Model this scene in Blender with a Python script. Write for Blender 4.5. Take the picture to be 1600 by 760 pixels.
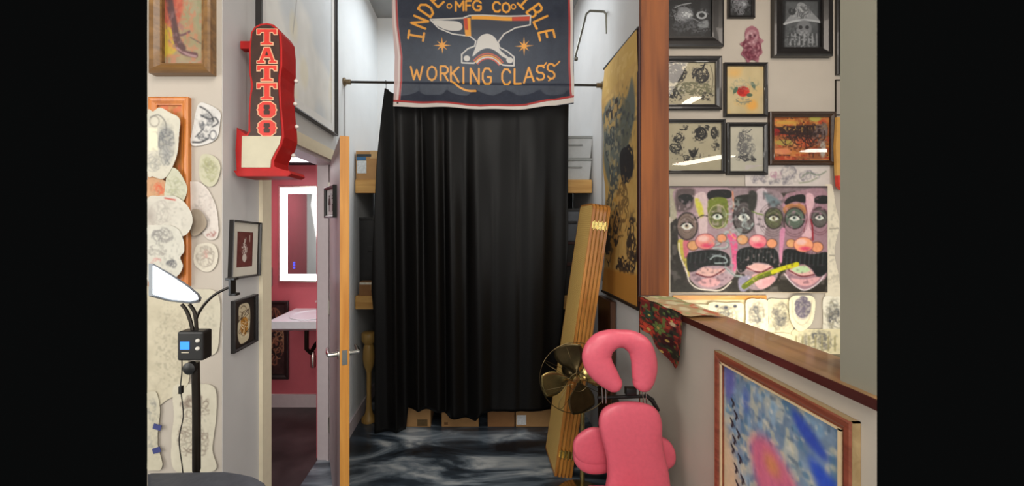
import bpy, bmesh, math, random
import numpy as np
from mathutils import Vector, Matrix
for o in list(bpy.data.objects): bpy.data.objects.remove(o)
S = bpy.context.scene; COL = S.collection
PI = math.pi
# ------------------------------------------------------------------ camera, world, lights, exposure
CAMZ = 1.61; F = 600.0; CX, CY = 740.0, 352.0
cam = bpy.data.cameras.new('camera'); camo = bpy.data.objects.new('camera', cam); COL.objects.link(camo)
camo.location = (0, 0, CAMZ); camo.rotation_euler = (PI/2, 0, 0)
cam.sensor_width = 36; cam.lens = F/1600*36; cam.shift_x = (800-CX)/1600; cam.shift_y = -(380-CY)/1600
cam.clip_start = .05; S.camera = camo
w = bpy.data.worlds.new('world'); S.world = w; w.use_nodes = True
w.node_tree.nodes['Background'].inputs[0].default_value = (.0030, .0032, .0032, 1)
w.node_tree.nodes['Background'].inputs[1].default_value = 1
S.view_settings.view_transform = 'Standard'; S.view_settings.look = 'None'
S.view_settings.gamma = 1; S.view_settings.use_curve_mapping = False
S.view_settings.exposure = -0.06
def area(name, loc, target, size, watt, col=(1, 1, 1), sy=None, spread=180):
    l = bpy.data.lights.new(name, 'AREA'); l.energy = watt; l.color = col; l.size = size
    if sy: l.shape = 'RECTANGLE'; l.size_y = sy
    l.spread = math.radians(spread)
    o = bpy.data.objects.new(name, l); COL.objects.link(o); o.location = loc
    o.rotation_euler = (Vector(target)-Vector(loc)).to_track_quat('-Z', 'Y').to_euler()
    return o
area('main_room_ceiling_light', (-.1, -.4, 3.4), (0, 1.4, 1.2), 1.6, 62, (1, .95, .88))
area('main_room_fill_light', (-.2, -1.3, 1.9), (0, 2.5, 1.1), 1.8, 24, (1, .96, .9))  # added soft fill from behind the camera, no window there
area('corridor_ceiling_light', (0, 3.2, 3.6), (0, 3.0, 0), 1.1, 24, (.88, .95, 1), .5)
area('side_room_ceiling_light', (2.0, 1.3, 3.5), (2.0, 2.6, 1.2), 1.0, 25, (1, .88, .76))
area('side_room_desk_light', (2.05, 2.45, .80), (2.2, 2.9, .95), .7, 5.0, (1, .93, .78), .15)
area('bathroom_ceiling_light', (-1.45, 2.8, 2.10), (-1.45, 2.8, 0), .4, 7, (1, .95, .94))
area('left_fill_light', (-2.3, -.1, 1.7), (.9, 1.5, 1.1), 1.5, 34, (1, .97, .92))  # fill added from the left to brighten half wall and pillar, no window
area('right_fill_light', (2.4, -.6, 1.9), (-.95, 1.8, 1.3), 1.5, 34, (1, .98, .95))  # fill added from the right to brighten the left wall, no window

# ------------------------------------------------------------------ helpers
def lin(c):
    if isinstance(c, (int, float)): c = (c, c, c)
    r = []
    for v in c[:3]:
        v = v/255.0
        r.append(v/12.92 if v <= .04045 else ((v+.055)/1.055)**2.4)
    return (r[0], r[1], r[2], 1)
def newmat(name):
    m = bpy.data.materials.new(name); m.use_nodes = True
    return m, m.node_tree.nodes, m.node_tree.links, m.node_tree.nodes['Principled BSDF']
def plain(name, c, rough=.6, metal=0, var=.06, scale=30, bump=.0, coat=0, spec=.5, trans=0):
    """procedural base: colour varied by noise, optional bump"""
    m, N, L, b = newmat(name)
    tc = N.new('ShaderNodeTexCoord'); n = N.new('ShaderNodeTexNoise'); n.inputs['Scale'].default_value = scale
    n.inputs['Detail'].default_value = 4
    L.new(tc.outputs['Object'], n.inputs['Vector'])
    r = N.new('ShaderNodeValToRGB'); c1 = lin(c)
    r.color_ramp.elements[0].position = .3; r.color_ramp.elements[1].position = .7
    r.color_ramp.elements[0].color = tuple(max(0, x*(1-var)) for x in c1[:3])+(1,)
    r.color_ramp.elements[1].color = tuple(x*(1+var) for x in c1[:3])+(1,)
    L.new(n.outputs['Fac'], r.inputs['Fac']); L.new(r.outputs['Color'], b.inputs['Base Color'])
    b.inputs['Roughness'].default_value = rough; b.inputs['Metallic'].default_value = metal
    b.inputs['Specular IOR Level'].default_value = spec
    b.inputs['Coat Weight'].default_value = coat; b.inputs['Transmission Weight'].default_value = trans
    if bump:
        bp = N.new('ShaderNodeBump'); bp.inputs['Strength'].default_value = bump; bp.inputs['Distance'].default_value = .01
        L.new(n.outputs['Fac'], bp.inputs['Height']); L.new(bp.outputs['Normal'], b.inputs['Normal'])
    return m
def wood(name, ca, cb, axis='Z', scale=14, rough=.4, coat=.2):
    m, N, L, b = newmat(name)
    tc = N.new('ShaderNodeTexCoord'); mp = N.new('ShaderNodeMapping')
    st = {'X': (.06, 1, 1), 'Y': (1, .06, 1), 'Z': (1, 1, .06)}[axis]
    mp.inputs['Scale'].default_value = tuple(s*scale for s in st)
    n = N.new('ShaderNodeTexNoise'); n.inputs['Scale'].default_value = 1.6; n.inputs['Detail'].default_value = 6
    n.inputs['Distortion'].default_value = .6
    L.new(tc.outputs['Object'], mp.inputs['Vector']); L.new(mp.outputs['Vector'], n.inputs['Vector'])
    r = N.new('ShaderNodeValToRGB'); r.color_ramp.elements[0].position = .32; r.color_ramp.elements[1].position = .68
    r.color_ramp.elements[0].color = lin(ca); r.color_ramp.elements[1].color = lin(cb)
    L.new(n.outputs['Fac'], r.inputs['Fac']); L.new(r.outputs['Color'], b.inputs['Base Color'])
    b.inputs['Roughness'].default_value = rough; b.inputs['Coat Weight'].default_value = coat
    bp = N.new('ShaderNodeBump'); bp.inputs['Strength'].default_value = .15; bp.inputs['Distance'].default_value = .003
    L.new(n.outputs['Fac'], bp.inputs['Height']); L.new(bp.outputs['Normal'], b.inputs['Normal'])
    return m
def emit(name, c, s):
    m, N, L, b = newmat(name)
    b.inputs['Base Color'].default_value = lin(c); b.inputs['Emission Color'].default_value = lin(c)
    b.inputs['Emission Strength'].default_value = s
    return m
def attr_mat(name, rough=.65, see=0.0, bump=0.0, coat=0):
    m, N, L, b = newmat(name)
    a = N.new('ShaderNodeAttribute'); a.attribute_name = 'Col'; L.new(a.outputs['Color'], b.inputs['Base Color'])
    b.inputs['Roughness'].default_value = rough; b.inputs['Coat Weight'].default_value = coat
    if bump:
        tc = N.new('ShaderNodeTexCoord'); n = N.new('ShaderNodeTexNoise'); n.inputs['Scale'].default_value = 400
        L.new(tc.outputs['Object'], n.inputs['Vector'])
        bp = N.new('ShaderNodeBump'); bp.inputs['Strength'].default_value = bump; bp.inputs['Distance'].default_value = .002
        L.new(n.outputs['Fac'], bp.inputs['Height']); L.new(bp.outputs['Normal'], b.inputs['Normal'])
    if see:
        t = N.new('ShaderNodeBsdfTransparent'); x = N.new('ShaderNodeMixShader'); x.inputs[0].default_value = see
        L.new(b.outputs[0], x.inputs[1]); L.new(t.outputs[0], x.inputs[2])
        L.new(x.outputs[0], N['Material Output'].inputs['Surface'])
    return m
def glass_mat(name, tint=255, k=1.0):
    m, N, L, b = newmat(name); N.remove(b)
    t = N.new('ShaderNodeBsdfTransparent'); t.inputs[0].default_value = lin(tint)
    g = N.new('ShaderNodeBsdfGlossy'); g.inputs['Roughness'].default_value = .02
    f = N.new('ShaderNodeFresnel'); f.inputs['IOR'].default_value = 1.5
    x = N.new('ShaderNodeMixShader'); L.new(f.outputs[0], x.inputs[0]); L.new(t.outputs[0], x.inputs[1]); L.new(g.outputs[0], x.inputs[2])
    L.new(x.outputs[0], N['Material Output'].inputs['Surface'])
    return m

class MB:
    """collects shapes into one bmesh"""
    def __init__(s): s.bm = bmesh.new()
    def box(s, x0, x1, y0, y1, z0, z1, bev=0, M=None):
        r = bmesh.ops.create_cube(s.bm, size=1)
        vs = r['verts']
        bmesh.ops.scale(s.bm, verts=vs, vec=(abs(x1-x0), abs(y1-y0), abs(z1-z0)))
        bmesh.ops.translate(s.bm, verts=vs, vec=((x0+x1)/2, (y0+y1)/2, (z0+z1)/2))
        if bev:
            es = list({e for v in vs for e in v.link_edges})
            rb = bmesh.ops.bevel(s.bm, geom=es, offset=bev, segments=2, affect='EDGES', profile=.5)
            vs = list({v for f in rb['faces'] for v in f.verts} | {v for v in vs if v.is_valid})
        if M is not None: bmesh.ops.transform(s.bm, matrix=M, verts=vs)
        return vs
    def tube(s, pts, r, seg=10, cap=True):
        pts = [Vector(p) for p in pts]; n = len(pts); rings = []
        rr = r if isinstance(r, (list, tuple)) else [r]*n
        up = None
        for i, p in enumerate(pts):
            t = (pts[min(i+1, n-1)]-pts[max(i-1, 0)]).normalized()
            if up is None:
                up = Vector((0, 0, 1)) if abs(t.z) < .9 else Vector((1, 0, 0))
            a = t.cross(up)
            if a.length < 1e-4: a = t.cross(Vector((0, 1, 0)))
            a.normalize(); bb = a.cross(t).normalized(); up = bb
            rings.append([s.bm.verts.new(p+rr[i]*(math.cos(q*2*PI/seg)*a+math.sin(q*2*PI/seg)*bb)) for q in range(seg)])
        for i in range(n-1):
            for q in range(seg):
                s.bm.faces.new((rings[i][q], rings[i][(q+1) % seg], rings[i+1][(q+1) % seg], rings[i+1][q]))
        if cap: s.bm.faces.new(rings[0][::-1]); s.bm.faces.new(rings[-1])
    def lathe(s, prof, c=(0, 0, 0), seg=24, M=None):
        vs = []; rings = []
        for r, z in prof:
            ring = [s.bm.verts.new((c[0]+max(r, 1e-4)*math.cos(q*2*PI/seg), c[1]+max(r, 1e-4)*math.sin(q*2*PI/seg), c[2]+z)) for q in range(seg)]
            rings.append(ring); vs += ring
        for a, b in zip(rings, rings[1:]):
            for q in range(seg): s.bm.faces.new((a[q], a[(q+1) % seg], b[(q+1) % seg], b[q]))
        s.bm.faces.new(rings[0][::-1]); s.bm.faces.new(rings[-1])
        if M is not None: bmesh.ops.transform(s.bm, matrix=M, verts=vs)
    def prism(s, pts, d0, d1, plane='XZ', bev=0):
        """extrude outline (a,b) along the third axis from d0 to d1"""
        def mk(a, b, d): return {'XZ': (a, d, b), 'XY': (a, b, d), 'YZ': (d, a, b)}[plane]
        A = [s.bm.verts.new(mk(a, b, d0)) for a, b in pts]; B = [s.bm.verts.new(mk(a, b, d1)) for a, b in pts]
        n = len(pts)
        f1 = s.bm.faces.new(A); f2 = s.bm.faces.new(B[::-1])
        for i in range(n): s.bm.faces.new((A[i], B[i], B[(i+1) % n], A[(i+1) % n]))
        if bev:
            es = list(f1.edges)+list(f2.edges)
            bmesh.ops.bevel(s.bm, geom=es, offset=bev, segments=2, affect='EDGES')
    def pillow(s, outl, c, yc, T, Tb=None, n=2.6, rings=9, lean=None):
        """cushion in the XZ plane: outline list (x,z), centre c, dome thickness T to the front (-y) and Tb to the back"""
        Tb = T if Tb is None else Tb
        def P(x, z, y):
            if lean: y += lean(x, z)
            return s.bm.verts.new((x, y, z))
        lv = []
        k = rings
        for j in range(-k, k+1):
            a = j/k*PI/2; sc = max(0.0, math.cos(a))**(2/n); dep = abs(math.sin(a))**(2/n)
            off = -(T if j < 0 else Tb)*dep*(1 if j < 0 else -1)
            if abs(j) == k: lv.append([P(c[0], c[1], yc+off)])
            else: lv.append([P(c[0]+(x-c[0])*sc, c[1]+(z-c[1])*sc, yc+off) for x, z in outl])
        m = len(outl)
        for a, b in zip(lv, lv[1:]):
            for i in range(m):
                i2 = (i+1) % m
                if len(a) == 1: s.bm.faces.new((a[0], b[i2], b[i]))
                elif len(b) == 1: s.bm.faces.new((a[i], a[i2], b[0]))
                else: s.bm.faces.new((a[i], a[i2], b[i2], b[i]))
    def build(s, name, mat, parent=None, smooth=False, loc=None, keep=False):
        if not keep: bmesh.ops.recalc_face_normals(s.bm, faces=s.bm.faces)
        me = bpy.data.meshes.new(name); s.bm.to_mesh(me); s.bm.free()
        if smooth:
            for p in me.polygons: p.use_smooth = True
            try: me.set_sharp_from_angle(angle=math.radians(50))
            except Exception: pass
        o = bpy.data.objects.new(name, me); COL.objects.link(o); me.materials.append(mat)
        if parent: o.parent = parent
        if loc: o.location = loc
        return o
def tag(o, label=None, cat=None, group=None, kind=None):
    if label: o['label'] = label
    if cat: o['category'] = cat
    if group: o['group'] = group
    if kind: o['kind'] = kind
    return o
def thing(name, label, cat, loc=(0, 0, 0), rz=0, group=None, rot=None):
    o = bpy.data.objects.new(name, None); COL.objects.link(o); o.location = loc
    o.rotation_euler = rot if rot else (0, 0, rz); o.empty_display_size = .05
    return tag(o, label, cat, group)
def struct(name, mb, mat, parent=None, label=None):
    o = mb.build(name, mat, parent); o['kind'] = 'structure'
    if label: o['label'] = label
    return o
def sbox(name, mat, *a, **k):
    m = MB(); m.box(*a); return struct(name, m, mat, **k)
def AT(px, py, Y): return Vector(((px-CX)/F*Y, Y, CAMZ-(py-CY)/F*Y))
def XX(px, Y): return (px-CX)/F*Y
def ZZ(py, Y): return CAMZ-(py-CY)/F*Y
def smooth_pts(pts, n=8, closed=False):
    P = [np.array(p, float) for p in pts]; N_ = len(P); out = []
    rng = range(N_ if closed else N_-1)
    for i in rng:
        if closed: a, b, c, d = P[i-1], P[i], P[(i+1) % N_], P[(i+2) % N_]
        else: a, b, c, d = P[max(i-1, 0)], P[i], P[i+1], P[min(i+2, N_-1)]
        for k in range(n):
            t = k/n
            out.append(.5*((2*b)+(-a+c)*t+(2*a-5*b+4*c-d)*t*t+(-a+3*b-3*c+d)*t**3))
    if not closed: out.append(P[-1])
    return [tuple(p) for p in out]

# ------------------------------------------------------------------ painter: draws surface pattern as mesh colours
class Cv:
    def __init__(s, w, h, bg, res=1.5, ox=0, oy=0, seed=1):
        s.w, s.h, s.r, s.ox, s.oy = w, h, res, ox, oy
        H, W = max(2, int(h*res)), max(2, int(w*res)); s.H, s.W = H, W
        s.a = np.zeros((H, W, 3)); s.a[:] = np.array(bg, float) if not isinstance(bg, (int, float)) else bg
        s.rs = np.random.RandomState(seed)
    def _xy(s, p): return np.array([((x-s.ox)*s.r, (y-s.oy)*s.r) for x, y in p])
    def _bb(s, P, m):
        x0 = max(0, int(P[:, 0].min()-m)); x1 = min(s.W, int(P[:, 0].max()+m)+2)
        y0 = max(0, int(P[:, 1].min()-m)); y1 = min(s.H, int(P[:, 1].max()+m)+2)
        if x1 <= x0 or y1 <= y0: return None
        Y, X = np.mgrid[y0:y1, x0:x1]; return x0, x1, y0, y1, X+.5, Y+.5
    def _dist(s, P, X, Y, closed):
        d = np.full(X.shape, 1e9); n = len(P)
        for i in range(n if closed else n-1):
            a, b = P[i], P[(i+1) % n]; v = b-a; L2 = (v**2).sum()+1e-9
            t = np.clip(((X-a[0])*v[0]+(Y-a[1])*v[1])/L2, 0, 1)
            d = np.minimum(d, np.hypot(X-a[0]-t*v[0], Y-a[1]-t*v[1]))
        return d
    def _mix(s, bb, al, c):
        x0, x1, y0, y1 = bb[:4]; al = np.clip(al, 0, 1)[..., None]
        s.a[y0:y1, x0:x1] = s.a[y0:y1, x0:x1]*(1-al)+np.array(c, float)*al
    def line(s, pts, wd, c, al=1, sm=False, soft=.5, closed=False):
        if sm: pts = smooth_pts(pts, 5, closed)
        P = s._xy(pts); hw = wd*s.r/2; bb = s._bb(P, hw+soft+1)
        if bb is None: return s
        d = s._dist(P, bb[4], bb[5], closed)
        s._mix(bb, al*((hw-d)/(2*soft)+.5), c); return s
    def poly(s, pts, c, al=1, sm=False, soft=.5):
        if sm: pts = smooth_pts(pts, 5, True)
        P = s._xy(pts); sf = soft; bb = s._bb(P, sf+1)
        if bb is None: return s
        s._mix(bb, al*(.5+s.sd(P, bb[4], bb[5])/(2*sf)), c); return s
    def sd(s, P, X, Y):
        ins = np.zeros(X.shape, bool); n = len(P)
        for i in range(n):
            a, b = P[i], P[(i+1) % n]
            if a[1] == b[1]: continue
            cnd = (a[1] > Y) != (b[1] > Y)
            ins ^= cnd & (X < (b[0]-a[0])*(Y-a[1])/(b[1]-a[1])+a[0])
        d = s._dist(P, X, Y, True); return np.where(ins, d, -d)
    def ell(s, cx, cy, rx, ry, c, al=1, rot=0, soft=.6, ring=0):
        P = s._xy([(cx, cy)])[0]; R = max(rx, ry)*s.r
        bb = s._bb(np.array([P]), R+ring*s.r+3)
        if bb is None: return s
        X = (bb[4]-P[0]); Y = (bb[5]-P[1]); ca, sa = math.cos(rot), math.sin(rot)
        U = (X*ca+Y*sa)/(rx*s.r); V = (-X*sa+Y*ca)/(ry*s.r)
        d = (np.hypot(U, V)-1)*min(rx, ry)*s.r
        if ring: al_ = (ring*s.r/2-abs(d))/(2*soft)+.5
        else: al_ = .5-d/(2*soft)
        s._mix(bb, al*al_, c); return s
    def noise(s, amp=8, cell=6, c=None, thr=None, sx=1, sy=1):
        gh, gw = int(s.h/(cell*sy))+3, int(s.w/(cell*sx))+3
        g = s.rs.rand(gh, gw)
        yy = np.linspace(0, gh-2.01, s.H); xx = np.linspace(0, gw-2.01, s.W)
        yi = yy.astype(int); xi = xx.astype(int); fy = (yy-yi)[:, None]; fx = (xx-xi)[None]
        fy = fy*fy*(3-2*fy); fx = fx*fx*(3-2*fx)
        n = (g[yi][:, xi]*(1-fy)*(1-fx)+g[yi+1][:, xi]*fy*(1-fx)+g[yi][:, xi+1]*(1-fy)*fx+g[yi+1][:, xi+1]*fy*fx)
        if c is None: s.a = s.a+(n[..., None]-.5)*2*amp
        else:
            al = np.clip((n-thr)*6, 0, 1)[..., None]*amp; s.a = s.a*(1-al)+np.array(c, float)*al
        return s
    def blotch(s, cx, cy, rx, ry, c, cell=3, thr=.5, al=.8):
        sv = s.a.copy(); s.noise(1, cell, c, thr); nz = s.a; s.a = sv
        H_, W_ = s.a.shape[:2]; yy, xx = np.mgrid[0:H_, 0:W_]
        d = np.hypot(((xx+.5)/s.r+s.ox-cx)/rx, ((yy+.5)/s.r+s.oy-cy)/ry)
        m_ = (np.clip((1-d)*3, 0, 1)*al)[..., None]; s.a = sv*(1-m_)+nz*m_; return s
    def blur(s, px=1.0):
        k = max(1, int(round(px*s.r)))
        for _ in range(2):
            for ax in (0, 1):
                P_ = np.pad(s.a, [(k, k) if q == ax else (0, 0) for q in range(3)], 'edge'); n = s.a.shape[ax]
                s.a = sum(np.take(P_, range(j, j+n), axis=ax) for j in range(2*k+1))/(2*k+1)
        return s
    def scrib(s, cx, cy, rx, ry, c=(60, 58, 60), n=10, wd=.9, al=.8, turn=1.0):
        """loose pen drawing: curling strokes inside an ellipse"""
        for _ in range(n):
            a = s.rs.rand()*2*PI; q = math.sqrt(s.rs.rand())*.8
            x, y = cx+q*rx*math.cos(a), cy+q*ry*math.sin(a); d = s.rs.rand()*2*PI; cur = (s.rs.rand()-.5)*1.6*turn
            st = min(rx, ry)*.28; pts = [(x, y)]
            for k in range(7):
                d += cur+(s.rs.rand()-.5)*.5; x += st*math.cos(d); y += st*math.sin(d)
                u, v = (x-cx)/rx, (y-cy)/ry; h = math.hypot(u, v)
                if h > 1: x = cx+u/h*rx; y = cy+v/h*ry; d += 1.2
                pts.append((x, y))
            s.line(pts, wd*(.6+.8*s.rs.rand()), c, al*(.5+.5*s.rs.rand()), sm=True)
        return s
ART = attr_mat('painted surface', .55)
PAPER = attr_mat('drawn on paper', .8)
def raster(name, cv, w, h, mat, parent=None, clip=None, disp=None, grid=None):
    """mesh in the local XZ plane facing -Y carrying the canvas as colours; clip = outline (canvas coords)"""
    H, W = cv.H, cv.W
    xs = np.linspace(-w/2, w/2, W); zs = np.linspace(h/2, -h/2, H)
    X, Z = np.meshgrid(xs, zs); Yv = np.zeros_like(X)
    if disp is not None:
        dv = disp(np.linspace(0, 1, W)[None, :]+0*X, np.linspace(0, 1, H)[:, None]+0*X)
        X = X+dv[0]; Yv = Yv+dv[1]; Z = Z+dv[2]
    co = np.stack([X, Yv, Z], -1).reshape(-1, 3)
    i = np.arange(H*W).reshape(H, W)
    q = np.stack([i[:-1, :-1], i[1:, :-1], i[1:, 1:], i[:-1, 1:]], -1).reshape(-1, 4)
    if clip is not None:
        P = cv._xy(smooth_pts(clip, 6, True)); YY, XX_ = np.mgrid[0:H, 0:W]
        sdv = cv.sd(P, XX_.astype(float), YY.astype(float)).reshape(-1)
        q = q[(sdv[q] > 0).all(1)]
    used = np.unique(q); mp = -np.ones(H*W, int); mp[used] = np.arange(len(used)); q = mp[q]; co = co[used]
    me = bpy.data.meshes.new(name)
    me.vertices.add(len(co)); me.vertices.foreach_set('co', co.astype(np.float32).ravel())
    me.loops.add(len(q)*4); me.loops.foreach_set('vertex_index', q.astype(np.int32).ravel())
    me.polygons.add(len(q)); me.polygons.foreach_set('loop_start', np.arange(0, len(q)*4, 4, dtype=np.int32))
    try: me.polygons.foreach_set('loop_total', np.full(len(q), 4, dtype=np.int32))
    except Exception: pass
    me.update(calc_edges=True)
    c = np.clip(cv.a, 0, 255)/255.0; c = np.where(c <= .04045, c/12.92, ((c+.055)/1.055)**2.4).reshape(-1, 3)[used]
    at = me.color_attributes.new('Col', 'FLOAT_COLOR', 'POINT')
    at.data.foreach_set('color', np.concatenate([c, np.ones((len(c), 1))], 1).astype(np.float32).ravel())
    me.polygons.foreach_set('use_smooth', np.ones(len(q), bool))
    o = bpy.data.objects.new(name, me); COL.objects.link(o); me.materials.append(mat)
    if parent: o.parent = parent
    return o
GLASS = glass_mat('picture glass')
def framed(name, label, cat, loc, w, h, rz, bar, fmat, cv, depth=.025, glass=True, mount=0, mountc=(225, 218, 205), group=None, roll=0, prof=.5, cvmat=None):
    """framed picture; loc = centre of its back on the wall"""
    t = thing(name, label, cat, loc, rz, group)
    if roll: t.rotation_euler = (0, roll, rz)
    m = MB()
    o = [(-w/2, h/2), (w/2, h/2), (w/2, -h/2), (-w/2, -h/2)]
    def ring(ins, y): return [m.bm.verts.new((x-math.copysign(ins, x), y, z-math.copysign(ins, z))) for x, z in o]
    rings = [ring(0, 0), ring(0, -depth*.85), ring(bar*.18, -depth), ring(bar*prof, -depth*.92), ring(bar*.85, -depth*.62), ring(bar, -depth*.6), ring(bar, 0)]
    for a, b in zip(rings, rings[1:]+rings[:1]):
        for i in range(4): m.bm.faces.new((a[i], a[(i+1) % 4], b[(i+1) % 4], b[i]))
    m.build('frame', fmat, t)
    iw, ih = w-2*bar, h-2*bar
    if mount:
        mm = MB(); mo = [(-iw/2, ih/2), (iw/2, ih/2), (iw/2, -ih/2), (-iw/2, -ih/2)]
        A = [mm.bm.verts.new((x*1.01, -depth*.3, z*1.01)) for x, z in mo]
        B = [mm.bm.verts.new((x-math.copysign(mount, x), -depth*.3, z-math.copysign(mount, z))) for x, z in mo]
        for i in range(4): mm.bm.faces.new((A[i], A[(i+1) % 4], B[(i+1) % 4], B[i]))
        mm.build('mount_board', plain('mount board', mountc, .9, var=.02), t)
        iw -= 2*mount; ih -= 2*mount
    p = raster('picture', cv, iw*1.02, ih*1.02, cvmat or ART, t); p.location = (0, -depth*.22, 0)
    if glass:
        g = MB(); gx, gz = w/2-bar*.95, h/2-bar*.95; g.bm.faces.new([g.bm.verts.new((a, -depth*.5, b_)) for a, b_ in ((-gx, -gz), (gx, -gz), (gx, gz), (-gx, gz))]); g.build('glass', GLASS, t, keep=True)
    return t
def framed_px(name, label, cat, x0, y0, x1, y1, Y, bar, fmat, cv, **k):
    fd = Y-k.get('depth', .025); s = fd/F; c = AT((x0+x1)/2, (y0+y1)/2, fd)
    return framed(name, label, cat, (c.x, Y, c.z), (x1-x0)*s, (y1-y0)*s, 0, bar*s, fmat, cv, **k)
def sheet_px(name, label, cat, x0, y0, x1, y1, Y, cv, clip=None, off=.003, group=None, curl=.004, mat=None):
    s = (Y-off)/F; c = AT((x0+x1)/2, (y0+y1)/2, Y-off)
    def dsp(u, v): return 0*u, -curl*((2*u-1)**2*.5+(2*v-1)**2*.5), 0*u
    o = raster(name, cv, (x1-x0)*s, (y1-y0)*s, mat or PAPER, None, clip, dsp)
    o.location = (c.x, Y-off, c.z); return tag(o, label, cat, group)

# ------------------------------------------------------------------ stroke lettering
GL = {'A': [[(0, 1), (.5, 0), (1, 1)], [(.2, .65), (.8, .65)]],
 'B': [[(0, 0), (0, 1), (.7, 1), (1, .85), (1, .65), (.7, .5), (0, .5)], [(0, 0), (.65, 0), (.9, .13), (.9, .37), (.7, .5)]],
 'C': [[(1, .18), (.75, 0), (.3, 0), (0, .3), (0, .7), (.3, 1), (.75, 1), (1, .82)]],
 'D': [[(0, 0), (0, 1), (.6, 1), (1, .7), (1, .3), (.6, 0), (0, 0)]],
 'E': [[(1, 0), (0, 0), (0, 1), (1, 1)], [(0, .5), (.8, .5)]],
 'F': [[(1, 0), (0, 0), (0, 1)], [(0, .48), (.8, .48)]],
 'G': [[(1, .18), (.75, 0), (.3, 0), (0, .3), (0, .7), (.3, 1), (.8, 1), (1, .85), (1, .55), (.6, .55)]],
 'I': [[(.5, 0), (.5, 1)], [(0, 0), (1, 0)], [(0, 1), (1, 1)]],
 'i': [[(.5, 0), (.5, 1)]],
 'K': [[(0, 0), (0, 1)], [(1, 0), (0, .55)], [(.3, .42), (1, 1)]],
 'L': [[(0, 0), (0, 1), (1, 1)]],
 'M': [[(0, 1), (0, 0), (.5, .6), (1, 0), (1, 1)]],
 'N': [[(0, 1), (0, 0), (1, 1), (1, 0)]],
 'O': [[(.5, 0), (.15, .12), (0, .35), (0, .65), (.15, .88), (.5, 1), (.85, .88), (1, .65), (1, .35), (.85, .12), (.5, 0)]],
 'R': [[(0, 1), (0, 0), (.7, 0), (1, .14), (1, .38), (.7, .52), (0, .52)], [(.45, .52), (1, 1)]],
 'S': [[(1, .15), (.75, 0), (.25, 0), (0, .15), (0, .35), (.25, .48), (.75, .52), (1, .68), (1, .86), (.75, 1), (.25, 1), (0, .85)]],
 'T': [[(0, 0), (1, 0)], [(.5, 0), (.5, 1)]],
 'U': [[(0, 0), (0, .75), (.25, 1), (.75, 1), (1, .75), (1, 0)]],
 'W': [[(0, 0), (.25, 1), (.5, .25), (.75, 1), (1, 0)]]}
def letter(cv, ch, x0, y0, x1, y1, wd, c, rot=None, al=1):
    for st in GL[ch]:
        pts = [(x0+(x1-x0)*a, y0+(y1-y0)*b) for a, b in st]
        if rot:
            an, px, py = rot; ca, sa = math.cos(an), math.sin(an)
            pts = [(px+(x-px)*ca-(y-py)*sa, py+(x-px)*sa+(y-py)*ca) for x, y in pts]
        cv.line(pts, wd, c, al)

# ------------------------------------------------------------------ materials
WALL = plain('painted wall', (184, 174, 161), .75, var=.03, scale=6, bump=.04)
WALLG = plain('grey painted wall', (196, 194, 192), .7, var=.03, scale=6, bump=.04)
WALLW = plain('white painted wall', (216, 218, 218), .7, var=.03, scale=5, bump=.04)
WALLH = plain('half wall paint', (182, 172, 158), .75, var=.05, scale=4, bump=.05)
WALLP = plain('khaki grey pillar paint', (138, 134, 118), .8, var=.04, scale=4, bump=.05)
PINKW = plain('rose bathroom wall', (188, 92, 102), .55, var=.07, scale=5, bump=.05)
TRIMC = plain('cream trim', (226, 214, 186), .45, var=.03)
TRIMG = plain('grey lilac trim', (196, 184, 186), .45, var=.03)
CEIL = plain('grey ceiling', (150, 152, 152), .85, var=.08, scale=4)
BLACKF = plain('black frame', (30, 26, 25), .35, var=.2, coat=.3)
DBROWN = wood('dark brown frame', (44, 28, 18), (66, 44, 30), 'X', 30, .35)
BLACKP = plain('black plastic', (24, 23, 22), .4, var=.15)
DARKM = plain('dark metal', (44, 38, 32), .35, .6, var=.15)
CHROME = plain('brushed steel', (205, 200, 190), .22, 1, var=.05)
GREYM = plain('grey steel pipe', (120, 118, 108), .35, .8, var=.1)
POSTW = wood('stained post wood', (94, 46, 14), (138, 76, 26), 'Z', 12, .7, 0)
CAPW = wood('cap board wood', (134, 96, 58), (168, 128, 82), 'Y', 12, .35, .3)
CAPD = wood('dark red cap edge', (58, 22, 18), (84, 34, 26), 'Y', 20, .4)
SHELFW = wood('shelf lumber', (182, 132, 66), (222, 176, 104), 'X', 16, .55, .05)
DOORE = wood('door edge veneer', (186, 120, 44), (214, 152, 70), 'Z', 20, .45, .1)

# ------------------------------------------------------------------ setting
XL, XR = -.95, .95; YB = 3.8; CZ = 3.66
m, N, L, b = newmat('dark marbled floor')
tc = N.new('ShaderNodeTexCoord'); mp = N.new('ShaderNodeMapping'); mp.inputs['Scale'].default_value = (.75, 2.4, 1); mp.inputs['Rotation'].default_value = (0, 0, .2)
n1 = N.new('ShaderNodeTexNoise'); n1.inputs['Scale'].default_value = 2.0; n1.inputs['Detail'].default_value = 5; n1.inputs['Distortion'].default_value = 1.5
L.new(tc.outputs['Object'], mp.inputs['Vector']); L.new(mp.outputs['Vector'], n1.inputs['Vector'])
r = N.new('ShaderNodeValToRGB'); e = r.color_ramp.elements
e[0].position = .34; e[0].color = lin((30, 33, 38)); e[1].position = .68; e[1].color = lin((190, 196, 198))
x = e.new(.47); x.color = lin((58, 68, 78)); x = e.new(.56); x.color = lin((116, 128, 138))
L.new(n1.outputs['Fac'], r.inputs['Fac']); L.new(r.outputs['Color'], b.inputs['Base Color'])
b.inputs['Roughness'].default_value = .28; b.inputs['Coat Weight'].default_value = .3
FLOOR = m
FLOORD = plain('dark bathroom floor', (62, 52, 54), .4, var=.5, scale=5)
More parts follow.
